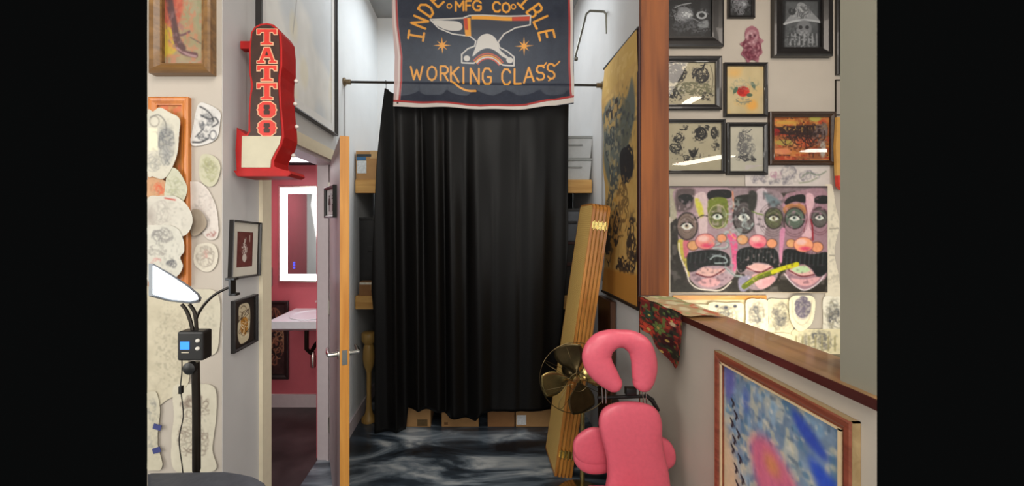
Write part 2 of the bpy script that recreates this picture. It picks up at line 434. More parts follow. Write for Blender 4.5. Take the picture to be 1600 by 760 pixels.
fl = MB(); fl.box(-2.6, 4.4, -1.6, 1.5, -.1, 0); fl.box(-1.35, 2.45, 1.5, 2.9, -.1, 0); fl.box(XL-.12, 1.25, 2.9, YB+.1, -.1, 0); struct('floor', fl, FLOOR)
fb = MB(); fb.box(-1.9, XL-.12, 2.36, 3.4, -.1, .001); struct('floor_bathroom', fb, FLOORD)
m = MB(); m.box(-2.6, 4.4, -1.7, 1.6, CZ, CZ+.1); m.box(-1.4, 4.4, 1.6, 2.95, CZ, CZ+.1); m.box(-1.4, 1.25, 2.95, YB+.1, CZ, CZ+.1); struct('ceiling', m, CEIL)
sbox('wall_far_left', WALLW, -2.7, -2.6, -1.7, 1.9, 0, CZ)
sbox('wall_far_right', WALLW, 4.4, 4.5, -1.7, 2.3, 0, CZ)
# left wall: pilaster at the front, door opening, run to the back
DY0, DY1, DH = 1.77, 2.65, 2.04
sbox('wall_front_left', WALL, XX(230, 1.45), XL, 1.45, 1.60, 0, CZ)
m = MB(); m.box(XL-.12, XL, 1.60, DY0, 0, CZ); m.box(XL-.12, XL, DY0, DY1, DH, CZ); struct('wall_left', m, WALLG)
m = MB(); m.box(XL-.12, XL-.0001, DY1, YB, 0, CZ); struct('wall_left_rear', m, WALLW)
m = MB(); m.box(XL+.0004, XL+.002, 1.4505, 1.60, 0, CZ); struct('wall_left_return', m, WALLG)
sbox('wall_back', WALLW, XL-.12, XR+.15, YB, YB+.1, 0, CZ)
sbox('wall_behind', WALLW, -2.7, 4.5, -1.7, -1.6, 0, CZ)
# right wall: full height beyond the post, half wall, pillar section
m = MB(); m.box(XR, XR+.15, 2.20, YB, 0, CZ); struct('wall_right', m, WALLG)
def splay(mb, x0, x1, y1, z0, z1): mb.prism([(x0, x0/1.0505), (x1, x1/1.0505+.002), (x1, y1), (x0, y1)], z0, z1, 'XY')
m = MB(); splay(m, XR, XR+.15, 2.20, 0, 1.183); struct('wall_half', m, WALLH)
PX0 = XX(1313, .995)
m = MB(); m.prism([(XR, XR/1.0505), (XR+.15, (XR+.15)/1.0505+.002), (XR+.15, 1.15), (XR, .995)], 1.207, CZ, 'XY'); struct('wall_pillar', m, WALLP)
m = MB(); splay(m, XR-.018, XR+.165, 2.17, 1.185, 1.207)
cap = struct('trim_cap', m, CAPW)
m = MB(); splay(m, XR-.021, XR-.018, 2.17, 1.181, 1.2065); struct('trim_cap_edge', m, CAPD)
m = MB(); m.box(XR-.002, XX(1045, 2.17), 2.17, 2.20, 1.207, CZ); m.box(XR-.002, XX(1045, 2.17), 2.19, 2.20, 0, 1.18); struct('trim_post', m, POSTW)
m = MB(); m.box(XR-.014, XR-.0005, 2.10, 2.20, 1.207, CZ)
# side room wall
YR = 2.9
sbox('wall_side_room', WALL, XR+.15, 2.95, YR, YR+.1, 0, CZ)
# bathroom
sbox('wall_bathroom_back', PINKW, -1.9, XL-.12, 3.4, 3.5, 0, 2.14)
sbox('wall_bathroom_left', PINKW, -2.0, -1.9, 2.36, 3.5, 0, 2.14)
sbox('wall_bathroom_right', PINKW, XL-.135, XL-.1201, DY1, 3.4, 0, 2.14)
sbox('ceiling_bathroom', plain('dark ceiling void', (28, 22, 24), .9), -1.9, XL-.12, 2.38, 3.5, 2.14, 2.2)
sbox('baseboard_bathroom', TRIMG, -1.9, XL-.14, 3.385, 3.4, 0, .115)
sbox('baseboard_left', TRIMG, XL, XL+.014, 2.74, YB, 0, .11)
# door lining and casings
m = MB(); m.box(XL-.12, XL, DY1-.02, DY1, .0, DH); m.box(XL-.12, XL, DY0, DY0+.018, 0, DH); m.box(XL-.12, XL, DY0, DY1, DH-.02, DH)
m.box(XL-.055, XL-.04, DY1-.032, DY1-.02, 0, DH-.02)
struct('trim_door_lining', m, TRIMG)
m = MB(); m.box(XL, XL+.016, DY0-.07, DY0+.005, 0, DH+.07); m.box(XL, XL+.016, DY0, DY1, DH, DH+.07); m.box(XL, XL+.016, DY1-.005, DY1+.07, 0, DH+.07)
struct('trim_door_casing', m, TRIMC)

# door leaf, hinged at the far side
DOORF = plain('grey lilac door face', (150, 136, 138), .5, var=.04, scale=4)
hx, hy = XL-.012, 2.628; ex, ey = XX(538.5, 1.81), 1.81
d = thing('door_1', None, None, (hx, hy, 0), math.atan2(ey-hy, ex-hx)); d['kind'] = 'structure'
DL = math.hypot(ex-hx, ey-hy)
m = MB(); m.box(0, DL-.002, -.021, .021, .01, 2.03); m.build('door_panel', DOORF, d)
m = MB(); m.box(DL-.002, DL, -.0215, .0215, .01, 2.03); m.build('edge_band', DOORE, d)['label'] = 'golden wood door edge'
hd = MB()
for s_ in (-1, 1):
    hd.lathe([(.026, 0), (.026, .006), (.012, .009), (.010, .05)], (0, 0, 0), 16, Matrix.Translation((DL-.065, s_*.021, .985)) @ Matrix.Rotation(-s_*PI/2, 4, 'X'))
    hd.tube([(DL-.065, s_*.066, .985), (DL-.10, s_*.070, .985), (DL-.17, s_*.068, .985)], [.011, .010, .008])
hd.box(DL-.003, DL+.0015, -.012, .012, .95, 1.02)
hd.build('door_handle', CHROME, d, True)
m = MB()
for z in (.25, 1.05, 1.85): m.tube([(0.0, -.024, z-.05), (0.0, -.024, z+.05)], .008)
m.build('hinge', CHROME, d)

# ------------------------------------------------------------------ folding screen, leaning on the right wall
m, N, L, b = newmat('woven cane')
tc = N.new('ShaderNodeTexCoord'); mp = N.new('ShaderNodeMapping'); mp.inputs['Scale'].default_value = (90, 90, 90)
L.new(tc.outputs['Object'], mp.inputs['Vector'])
w1 = N.new('ShaderNodeTexWave'); w1.bands_direction = 'Z'; w1.inputs['Scale'].default_value = .55; w1.inputs['Distortion'].default_value = 1.2
w2 = N.new('ShaderNodeTexWave'); w2.bands_direction = 'Y'; w2.inputs['Scale'].default_value = .35; w2.inputs['Distortion'].default_value = 1
L.new(mp.outputs['Vector'], w1.inputs['Vector']); L.new(mp.outputs['Vector'], w2.inputs['Vector'])
mx = N.new('ShaderNodeMath'); mx.operation = 'MULTIPLY'; L.new(w1.outputs['Fac'], mx.inputs[0]); L.new(w2.outputs['Fac'], mx.inputs[1])
r = N.new('ShaderNodeValToRGB'); r.color_ramp.elements[0].position = .02; r.color_ramp.elements[1].position = .4
r.color_ramp.elements[0].color = lin((206, 148, 66)); r.color_ramp.elements[1].color = lin((255, 226, 142))
L.new(mx.outputs[0], r.inputs['Fac']); L.new(r.outputs['Color'], b.inputs['Base Color']); b.inputs['Roughness'].default_value = .6
bp = N.new('ShaderNodeBump'); bp.inputs['Strength'].default_value = .5; bp.inputs['Distance'].default_value = .004
L.new(mx.outputs[0], bp.inputs['Height']); L.new(bp.outputs['Normal'], b.inputs['Normal'])
CANE = m
SCW = wood('screen frame wood', (158, 96, 38), (200, 136, 62), 'Z', 30, .4)
BRASS = plain('brass hinge', (214, 190, 120), .25, 1, var=.1)
scr = thing('folding_screen', 'folded wicker room divider screen leaning against the right wall behind the pink chair', 'folding screen', (.512, 2.44, 0), rot=(0, math.radians(8.2), 0))
SL = 1.77
for k in range(5):
    x0 = k*.0238; tk = .0165
    dz = -x0*math.tan(math.radians(8.2))*0
    fr = MB()
    outl = [(0, 0.012), (.31, 0.012)]+[(.31-.035*(1-math.cos(a)), SL-.035+.035*math.sin(a)) for a in np.linspace(0, PI/2, 6)]+[(.05-.05*math.sin(a), SL-.05+.05*math.cos(a)) for a in np.linspace(0, PI/2, 7)]
    inn = [(.012, .03), (.298, .03)]+[(.298-.025*(1-math.cos(a)), SL-.037+.025*math.sin(a)) for a in np.linspace(0, PI/2, 6)]+[(.05-.038*math.sin(a), SL-.05+.038*math.cos(a)) for a in np.linspace(0, PI/2, 7)]
    bm = fr.bm; n_ = len(outl)
    R = []
    for X_ in (x0, x0+tk):
        R.append([bm.verts.new((X_, a, b_)) for a, b_ in outl]); R.append([bm.verts.new((X_, a, b_)) for a, b_ in inn])
    for A, B in ((R[0], R[1]), (R[1], R[3]), (R[3], R[2]), (R[2], R[0])):
        for i in range(n_): bm.faces.new((A[i], A[(i+1) % n_], B[(i+1) % n_], B[i]))
    f_ = fr.build('panel', SCW, scr)
    wv = MB(); wv.prism([(a, b_) for a, b_ in inn], x0-.001, x0+tk+.001, 'YZ'); wv.build('cane_weave', CANE, f_)
for z in (1.63, .16):
    for k in range(4):
        h = MB(); h.tube([(x_, -.004, z+dz_) for x_, dz_ in ((k*.0238+.021, -.03), (k*.0238+.021, .03))], .0055, 8)
        h.box(k*.0238+.008, k*.0238+.034, -.003, 0.001, z-.022, z+.022); h.build('hinge', BRASS, scr)

m = MB(); m.box(.905, .94, 2.54, 2.80, .001, 1.10, .002); tag(m.build('plank', wood('dark plank', (58, 34, 20), (84, 52, 32), 'Z', 14)), 'dark brown plank standing against the right wall behind the folded screen', 'board')
# ------------------------------------------------------------------ shelving across the back
SY = 3.05
sh = thing('shelving_unit', 'long wooden wall to wall shelving with pale lumber rails behind the black curtain', 'shelf', (0, SY, 0))
SHB = wood('plywood shelf board', (150, 108, 58), (186, 142, 84), 'X', 10, .6, 0)
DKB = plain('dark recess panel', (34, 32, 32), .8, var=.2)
for zt in (ZZ(281, SY), ZZ(463, SY)):
    m = MB(); m.box(-.94, .94, 0, .04, zt-.105, zt, .002); m.build('front_rail', SHELFW, sh)
    m = MB(); m.box(-.94, .94, .04, .60, zt-.025, zt-.001); m.build('board', SHB, sh)
zt1, zt2 = ZZ(281, SY), ZZ(463, SY)
for x0 in (-.3, .3):
    m = MB(); m.box(x0-.02, x0+.02, .42, .48, 0, zt1-.03); m.build('upright', SHELFW, sh)
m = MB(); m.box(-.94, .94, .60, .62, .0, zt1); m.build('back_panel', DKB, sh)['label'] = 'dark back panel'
CARD = plain('cardboard', (176, 134, 86), .8, var=.08, scale=12)
CARDD = plain('brown cardboard', (142, 100, 60), .8, var=.1, scale=12)
def carton(x0, y0, x1, y1, Y, dep, label, mat=CARD, lab=None, group=None, cat='box', zb=None):
    """closed carton whose front shows at the given place"""
    xa, xb = XX(x0, Y), XX(x1, Y); zt = ZZ(y0, Y); zb = ZZ(y1, Y) if zb is None else zb
    t = thing('cardboard_box', label, cat, ((xa+xb)/2, Y, zb), 0, group); w_ = xb-xa; h_ = zt-zb
    m = MB(); m.box(-w_/2, w_/2, 0, dep, 0, h_, .003); m.build('carton_body', mat, t)
    m = MB(); m.box(-.03+0, .03, -.0015, .001, h_-.06, h_+.001); m.build('packing_tape', plain('tape', (196, 160, 108), .3, var=.03), t)
    for (lx0, ly0, lx1, ly1, c) in (lab or []):
        m = MB(); m.box(XX(lx0, Y)-(xa+xb)/2, XX(lx1, Y)-(xa+xb)/2, -.0025, -.0005, ZZ(ly1, Y)-zb, ZZ(ly0, Y)-zb)
        m.build('printed_label', plain('label', c, .5, var=.15, scale=60), t)
    return t
Yf = SY+.01
carton(556, 236, 612, 281, Yf, .3, 'brown cardboard box with a blue and white label on the top shelf', CARD,
       [(557, 241, 580, 245, (30, 40, 44)), (557, 245.3, 572, 251, (40, 96, 140)), (558, 251.5, 572.5, 271, (206, 212, 214))], zb=zt1+.001)
carton(561, 441, 610, 462.5, Yf, .09, 'low brown box with a pale top edge on the middle shelf by the door', CARDD,
       [(562, 441.5, 588, 445, (214, 208, 190))], zb=zt2+.001)
GB = 'cardboard boxes on the floor under the curtain'
carton(635, 600, 673, 668, Yf, .3, 'cardboard box showing under the curtain hem, furthest left', CARD, [(652, 656, 668, 666, (96, 74, 40))], GB, zb=.001)
carton(690, 600, 748, 668, Yf, .3, 'wide cardboard box under the middle of the curtain hem', CARD, [(694, 660, 700, 664, (120, 84, 44))], GB, zb=.001)
carton(762, 590, 804, 668, Yf, .3, 'darker brown box under the curtain hem left of the white labelled box', CARDD, None, GB, zb=.001)
carton(806, 600, 876, 668, Yf, .3, 'cardboard box with a white label under the curtain hem, furthest right', CARD, [(807, 649, 822, 664, (222, 224, 226))], GB, zb=.001)
# bins
BIN = plain('clear grey plastic', (190, 192, 192), .25, var=.04, coat=.2)
def bin_(x0, y0, x1, y1, Y, dep, label, mat, zb, lidmat, group=None):
    xa, xb = XX(x0, Y), XX(x1, Y); h_ = ZZ(y0, Y)-ZZ(y1, Y); w_ = xb-xa
    t = thing('storage_bin', label, 'storage bin', ((xa+xb)/2, Y+dep/2, zb), 0, group)
    m = MB(); vs = m.box(-w_/2, w_/2, -dep/2, dep/2, .001, h_-.02, .008)
    for v in vs:
        if v.co.z < h_*.5: v.co.x *= .9; v.co.y *= .93
    m.build('bin_body', mat, t)
    m = MB(); m.box(-w_/2-.004, w_/2+.004, -dep/2-.006, dep/2+.006, h_-.022, h_-.001, .004); m.build('lid', lidmat, t)
    m = MB(); m.box(-w_*.2, w_*.2, -dep/2-.012, -dep/2, h_*.55, h_*.62, .003); m.build('handle', lidmat, t)
LIDG = plain('grey lid', (150, 152, 150), .35)
hb1 = ZZ(247, Yf)-ZZ(281, Yf)
bin_(872, 247, 925, 281, Yf+.012, .36, 'lower of two clear grey plastic bins on the top shelf right', BIN, zt1+.001, LIDG, 'clear bins on the top shelf')
bin_(872, 211, 926.5, 246, Yf+.012, .36, 'upper of two clear grey plastic bins on the top shelf right', BIN, zt1+hb1+.002, LIDG, 'clear bins on the top shelf')
TOTE = plain('dark tote', (40, 40, 40), .45, var=.15)
GTOTE = plain('slate tote', (92, 96, 102), .4, var=.1)
hb = ZZ(378, Yf)-ZZ(445, Yf)
bin_(868, 378, 922, 462, Yf+.012, .36, 'dark crate on the middle shelf beside the folded screen', TOTE, zt2+.001, plain('red brown lid', (60, 30, 26), .5))
h2 = ZZ(378, Yf)-ZZ(462, Yf)
bin_(868, 325, 915, 377, Yf+.012, .36, 'slate grey bin stacked on the dark crate behind the screen', GTOTE, zt2+h2+.002, TOTE)
bin_(558, 312, 615, 430, Yf+.13, .3, 'tall black tote on the middle shelf left of the curtain', TOTE, zt2+.001, TOTE)
# turned wooden stand under the shelf
TURN = wood('turned yellow wood', (142, 108, 50), (176, 140, 74), 'Z', 14, .45)
m = MB(); m.lathe([(.06, 0), (.06, .025), (.035, .05), (.024, .10), (.018, .22), (.02, .40), (.03, .43), (.042, .46), (.05, .52), (.045, .60), (.035, .63), (.058, .66), (.06, .72), (.05, .73)], (-.862, 3.16, 0), 20)
tag(m.build('pedestal_stand', TURN, None, True), 'turned yellowish wooden pedestal stand under the shelving behind the open door', 'stand')

# ------------------------------------------------------------------ curtain rod, curtain, banner
RY = 2.81; zl, zr = ZZ(128, RY), ZZ(133.5, RY)
rod = thing('curtain_rod', 'thin dark curtain rod spanning the corridor between brass wall flanges', 'curtain rod', (0, RY, 0))
m = MB(); m.tube([(XL, 0, zl), (XR, 0, zr)], .009, 12); m.build('rod', DARKM, rod, True)
for s_, X_, z_ in ((1, XL, zl), (-1, XR, zr)):
    m = MB(); m.lathe([(.030, 0), (.030, .012), (.018, .016), (.018, .05), (.012, .052)], (0, 0, 0), 16, Matrix.Translation((X_, 0, z_)) @ Matrix.Rotation(s_*PI/2, 4, 'Y'))
    m.build('wall_flange', plain('aged brass', (122, 104, 78), .4, .7), rod, True)
def rodz(X): return zl+(zr-zl)*(X-XL)/(XR-XL)
m, N, L, b = newmat('black satin cloth')
b.inputs['Base Color'].default_value = lin((20, 19, 19)); b.inputs['Roughness'].default_value = .42; b.inputs['Specular IOR Level'].default_value = .2
tc = N.new('ShaderNodeTexCoord'); n1 = N.new('ShaderNodeTexNoise'); n1.inputs['Scale'].default_value = 60; L.new(tc.outputs['Object'], n1.inputs['Vector'])
r = N.new('ShaderNodeValToRGB'); r.color_ramp.elements[0].color = lin((7, 6, 6)); r.color_ramp.elements[1].color = lin((13, 12, 11))
L.new(n1.outputs['Fac'], r.inputs['Fac']); L.new(r.outputs['Color'], b.inputs['Base Color'])
CLOTH = m
FOLDS = [(600, 9, 1.0, 1, .8), (618, 6, -.9, 1, .6), (632, 8, 1.1, .6, 1), (650, 6, -1.0, .5, .9), (664, 7, 1.0, 1.3, .7), (681, 6, -1.0, 1.2, .6), (694, 7, .9, 1, .7), (708, 8, -.9, .8, .8), (726, 11, .8, .9, 1.1), (748, 8, -.7, .6, 1), (764, 9, .4, 1, .4), (790, 12, -.4, .6, .7), (815, 9, .7, 1, .5), (836, 12, -.4, .8, .8), (866, 10, .35, 1, .6)]
bm = bmesh.new(); NU, NV = 220, 90; g = []
def interp(t, xs, ys): return float(np.interp(t, xs, ys))
hooks = [603, 655, 700, 745, 790, 838, 884]
for j in range(NV+1):
    row = []; v = j/NV
    for i in range(NU+1):
        u = i/NU
        topx = 602+u*286; 
        # hem and left edge follow the cloth's own drape
        xl = interp(v, [0, .06, .2, .38, .5, .58, .66, .8, 1], [602, 598, 591, 586, 582, 580, 586, 588, 587])
        xr_ = interp(v, [0, .5, 1], [889, 889, 862])
        px = xl+(xr_-xl)*u
        tp = 602+286*u; k = max(range(len(hooks)-1), key=lambda q: hooks[q] <= tp+1e-6 and q)
        h0, h1 = hooks[k], hooks[k+1]; tt = min(1, max(0, (tp-h0)/(h1-h0))); sag = 4*tt*(1-tt)
        ytop = 141+9*sag+ (2 if u > .02 else 0)
        yhem = interp(px, [587, 634, 637, 672, 690, 705, 745, 752, 760, 800, 862], [677, 676, 641, 641, 645, 654, 657, 645, 644, 644, 641])
        py = ytop+(yhem-ytop)*v
        amp = .012+.030*min(1, v*2.5)
        ph = px/1.0
        f = 0
        for (c0, wd_, hh_, k0, k1) in FOLDS:
            hv = .8*hh_*(k0+(k1-k0)*v); f += hv*math.exp(-((px-c0-6*(v-.5))/wd_)**2)
        f *= 1-.45*min(1, max(0, (px-740)/60)); f += .2*math.sin(px*.08+1.5*v)+.05*math.sin(px*.27+v*2)
        fine = .0035*math.sin(v*23+px*.05)*math.exp(-v*4)
        Y = 2.865+amp*f+fine-.04*math.exp(-v*9)
        p = AT(px, py, 2.865); row.append(bm.verts.new((p.x+.012*math.cos(ph*.165)*(1-v*.3), Y, max(.012, p.z))))
    g.append(row)
for j in range(NV):
    for i in range(NU): bm.faces.new((g[j][i], g[j+1][i], g[j+1][i+1], g[j][i+1]))
ct = thing('curtain', 'long glossy black curtain hanging from the rod down almost to the floor', 'curtain', (0, 2.865, 0))
mm = MB(); mm.bm.free(); mm.bm = bm; c_ = mm.build('drape', CLOTH, ct, True); c_.location = (0, -2.865, 0)
sm_ = c_.modifiers.new('thickness', 'SOLIDIFY'); sm_.thickness = .002
for hk in hooks:
    X_ = XX(hk, RY); m = MB()
    m.tube([(X_, .014*math.cos(a)+RY-2.865, rodz(X_)+.014*math.sin(a)) for a in np.linspace(0, 2*PI, 17)], .002, 6, False)
    m.tube([(X_, RY-2.865+.004, rodz(X_)-.013), (X_, -.052, rodz(X_)-.045), (X_, -.035, rodz(X_)-.08)], .0018, 6); m.build('curtain_ring', DARKM, ct, True)

# banner
BX0, BX1, BY0, BY1, YBn = 612, 896, -60, 170, 2.72
NAVY = (38, 44, 60); OR = (240, 164, 56); CR = (214, 208, 200); RD = (206, 74, 48)
cv = Cv(BX1-BX0, BY1-BY0, NAVY, 1.7, BX0, BY0, 3); cv.noise(4, 9).noise(3, 2)
LE = [(615, -60), (613, 0), (614, 40), (617, 90), (617, 130), (615, 166)]
RE = [(890, -60), (891, 0), (891, 60), (891, 110), (892, 150), (894, 160)]
ctr = (751, 77)
for i, ch in enumerate('INDESTRUCTIBLE'):
    an = math.radians(-78+12*i); px, py = ctr[0]+105*math.sin(an), ctr[1]-105*math.cos(an)
    letter(cv, ch, px-6, py-12, px+6, py+12, 3.6, OR, (an, px, py))
for ch, a, b_ in (('M', 712, 724), ('F', 728, 736), ('G', 739, 751), ('C', 770, 781), ('O', 785, 796)): letter(cv, ch, a, 4, b_, 18, 3, OR)
cv.ell(702, 10.5, 3.4, 3.4, OR, ring=2).ell(802, 9, 3.4, 3.4, OR, ring=2)
for ch, a, b_, y0, y1 in (('W', 638, 657, 106, 126), ('O', 665, 679, 107, 128), ('R', 686, 697, 107, 128), ('K', 702, 714, 107, 129), ('i', 718, 725, 107, 130),
                  ('N', 733, 746, 108, 130), ('G', 752, 765, 107, 130), ('C', 783, 796, 106, 129), ('L', 803, 813, 105, 128), ('A', 818, 833, 104, 127), ('S', 838, 849, 103, 126), ('S', 855, 866, 101, 125)):
    letter(cv, ch, a, y0, b_, y1, 3.1, OR)
cv.line([(702, 129), (707, 131), (716, 137), (728, 141), (741, 141)], 3.2, OR, sm=True)
cv.line([(860, 100), (868, 103), (874, 98)], 2.4, OR, sm=True); cv.line([(840, 103), (848, 104), (853, 99)], 2.4, OR, sm=True)
cv.line([(862, 125), (856, 129)], 2.2, OR)
anv = [(672, 31), (723, 29.5), (733, 26), (829, 22.5), (828, 38), (805, 42), (787, 52), (777, 66), (779, 74), (791, 79), (802, 87), (802, 100), (784, 100)]
anv += [(783-46*t, 100-9*math.sin(PI*t)) for t in (.15, .35, .5, .65, .85)]+[(738, 100), (719, 100), (719, 87), (729, 78), (740, 74), (742, 66), (733, 58), (706, 54), (685, 45)]
cv.poly(anv, (60, 64, 76)); cv.line(anv, 2.2, CR, closed=True)
cv.poly([(675, 33), (700, 33), (716, 35), (722, 41), (719, 48), (706, 49), (690, 45)], CR, sm=True)
cv.poly([(724, 30), (735, 29), (735, 58), (726, 58)], OR).poly([(724, 30), (730, 30), (731, 48), (726, 48)], RD)
cv.poly([(736, 26.5), (800, 25), (800, 31), (736, 32)], OR).poly([(800, 25), (828, 24), (827, 31), (800, 31)], RD)
cv.poly([(736, 90), (741, 76), (746, 62), (753, 56), (762, 54), (771, 58), (776, 66), (780, 78), (796, 90), (784, 88), (772, 80), (760, 77), (748, 81)], CR, sm=True)
for rr_, c in ((27, (206, 90, 56)), (24, OR), (21.5, CR), (19.5, RD)):
    cv.line([(761+rr_*1.05*math.sin(a), 112-rr_*math.cos(a)) for a in np.linspace(-.95, .95, 9)], 2, c)
cv.ell(727, 93, 5, 4.5, CR).ell(795, 92, 5.5, 4.5, CR)
for sx, sy_ in ((689, 73), (818, 71)):
    for k in range(8):
        a = k*PI/4; Ls = 15 if k % 2 == 0 else 11
        cv.poly([(sx+Ls*math.cos(a), sy_+Ls*math.sin(a)), (sx+2.4*math.cos(a+.8), sy_+2.4*math.sin(a+.8)), (sx, sy_), (sx+2.4*math.cos(a-.8), sy_+2.4*math.sin(a-.8))], OR)
    cv.ell(sx, sy_, 3.5, 3.5, OR)
# selvedge
RDB = (176, 52, 50); WT = (216, 206, 198)
cv.line(LE, 15, (204, 176, 172)); cv.line([(a+6, b_) for a, b_ in LE], 2.2, RDB); cv.line([(a+2.2, b_) for a, b_ in LE], 2, (228, 214, 208))
cv.line([(a+1, b_) for a, b_ in RE], 5, WT); cv.line([(a-2.5, b_) for a, b_ in RE], 3, RDB)
BE = [(612, 165), (680, 166), (750, 168), (820, 167), (896, 162)]
cv.line([(a, b_+1.5) for a, b_ in BE], 8, WT); cv.line([(a, b_-4) for a, b_ in BE], 3, RDB)
cv.ell(619, 164, 1.6, 1.6, (70, 60, 50)); cv.line([(BX0, -58), (BX1, -58)], 4, WT)
BAN = attr_mat('banner cloth', .75, see=.055, bump=.1)
def dsp(u, v):
    px = BX0+u*(BX1-BX0); s = YBn/F
    yb = np.interp(px, [612, 680, 750, 820, 896], [165, 168, 171, 170, 163]); 
    x_l = np.interp(BY0+v*(BY1-BY0), [-60, 0, 40, 90, 130, 170], [0, 0, .5, 4, 4, 1.5])
    dx = (x_l*(1-u))*s
    dz = -(yb-170)*s*v
    dy = .018*np.sin(u*9+v*2)+.010*np.sin(u*23+1-v*3)*v+.008*np.sin(v*14+u*5)*(.3+v)+.012*np.exp(-((u-.9)/.03)**2)
    return dx, dy, dz
bn = thing('hanging_banner', 'navy cloth banner with an anvil, stars and orange lettering above the black curtain', 'banner', tuple(AT((BX0+BX1)/2, (BY0+BY1)/2, YBn)))
raster('cloth', cv, (BX1-BX0)*YBn/F, (BY1-BY0)*YBn/F, BAN, bn, disp=dsp)
hw = (BX1-BX0)*YBn/F/2; hh = (BY1-BY0)*YBn/F/2
m = MB(); m.tube([(-hw-.02, 0, hh+.004), (hw+.02, 0, hh+.004)], .009); m.build('batten', SHELFW, bn, True)
zc = CZ-bn.location.z
for s_ in (-1, 1):
    m = MB(); m.tube([(s_*hw*.8, 0, hh), (s_*hw*.8, 0, zc)], .002, 6); m.build('cord', BLACKP, bn)

# pipe bracket and cords on the right wall
m = MB(); A_ = AT(948, 40, 2.74)
m.tube([(XR, 2.74, ZZ(52, 2.74)), (XR-.004, 2.74, ZZ(22, 2.74)), (XR-.02, 2.74, ZZ(18, 2.74)), (XX(922, 2.74), 2.74, ZZ(17, 2.74)), (XX(916, 2.74), 2.74, ZZ(22, 2.74)), (XX(899, 2.74), 2.74, ZZ(88, 2.74))], .008, 10)
m.lathe([(.006, 0), (.014, .004), (.014, .022), (.004, .03)], (XX(900, 2.74), 2.74, ZZ(95, 2.74)), 12)
tag(m.build('pipe_bracket', GREYM, None, True), 'bent grey metal pipe arm on the wall right of the banner', 'pipe')
for s_, X_, z_, zb, nm, lb in ((1, XL+.008, zl-.03, .6, 'cord', 'thin grey cord hanging down the wall from the left rod flange'), (-1, XR-.008, zr-.03, 1.2, 'cord', 'thin grey cord hanging down the wall from the right rod flange')):
    m = MB(); m.tube([(X_, RY, z_), (X_, RY+.004, (z_+zb)/2), (X_, RY, zb)], .003, 6)
    tag(m.build(nm, plain('grey cord', (130, 126, 120), .6), None, True), lb, 'cord')

# ------------------------------------------------------------------ neon-style metal tattoo sign
SYY = 1.5; SS = SYY/F
RED = plain('red enamel', (168, 24, 22), .55, var=.12, scale=20, spec=.3)
SGB = plain('dark brown sign face', (58, 32, 22), .45, var=.3, scale=25)
CREAM = plain('aged cream panel', (192, 184, 158), .5, var=.06, scale=15)
LTR = plain('red letter paint', (206, 56, 44), .4, var=.1)
LTO = plain('pale letter outline', (226, 178, 140), .5, var=.1)
sg = thing('tattoo_sign', 'red metal boot shaped sign with vertical TATTOO lettering above the bathroom door', 'sign', (XX(415, SYY), SYY, ZZ(150, SYY)))
def sp(p): return (p[0]-415)*SS, (150-p[1])*SS
outl = [(392, 50), (397, 42), (405, 37.5), (416.5, 35.5), (427, 38), (434, 44), (439.5, 53), (441, 75), (441, 103), (438.5, 118), (438, 133), (440, 168), (443, 200), (444, 214), (440, 228), (433, 240), (427, 252), (428, 261), (438, 264), (450, 267), (449, 272), (376, 272), (369, 267), (368, 235), (369.5, 199), (375, 205), (385, 212), (389, 206), (388.5, 180), (390, 153), (393, 134), (389, 114), (389, 76)]
m = MB(); m.prism([sp(p) for p in outl], 0, .115, 'XZ', .002); m.build('cabinet', RED, sg, False)
fc = [(395, 52), (400, 44.5), (408, 40.5), (416.5, 39), (425, 41), (431, 46), (436, 55), (437.5, 76), (437.5, 103), (435, 118), (434.5, 133), (437, 168), (439.5, 200), (440, 213), (379, 213), (388, 213), (392, 206), (391.5, 180), (393, 153), (396.5, 134), (392.5, 114), (392.5, 76)]
fc = [p for p in fc if p != (379, 213)]
m = MB(); m.prism([sp(p) for p in fc], -.003, .001); m.build('face_panel', SGB, sg)
bt = [(379, 213), (440, 213), (437, 226), (430, 238), (424, 250), (423, 262), (378, 262)]
m = MB(); m.prism([sp(p) for p in smooth_pts(bt[:1], 1)+bt[1:] ] if False else [sp(p) for p in bt], -.0035, .001); m.build('boot_panel', CREAM, sg)['label'] = 'cream toe panel'
m = MB(); m.prism([sp(p) for p in [(366, 267), (453, 267), (456, 272), (450, 276), (372, 276)]], -.006, .12, 'XZ', .0015); m.build('base_lip', RED, sg)
m = MB(); m.box(*( [sp((373, 0))[0]-.02, sp((392, 0))[0]] + [.04, .075] + [sp((0, 69))[1], sp((0, 56))[1]] ), .003); 
m.build('wall_bracket', RED, sg)
T_ = [(0, 0), (1, 0), (1, .34), (.86, .34), (.80, .2), (.64, .2), (.64, .82), (.8, .86), (.8, 1), (.2, 1), (.2, .86), (.36, .82), (.36, .2), (.2, .2), (.14, .34), (0, .34)]
A_ = [(.36, 0), (.64, 0), (.88, .84), (1, .86), (1, 1), (.60, 1), (.60, .86), (.68, .84), (.64, .66), (.36, .66), (.32, .84), (.4, .86), (.4, 1), (0, 1), (0, .86), (.12, .84)]
O_ = [(.3, 0), (.7, 0), (.94, .22), (.94, .42), (1, .5), (.94, .58), (.94, .78), (.7, 1), (.3, 1), (.06, .78), (.06, .58), (0, .5), (.06, .42), (.06, .22)]
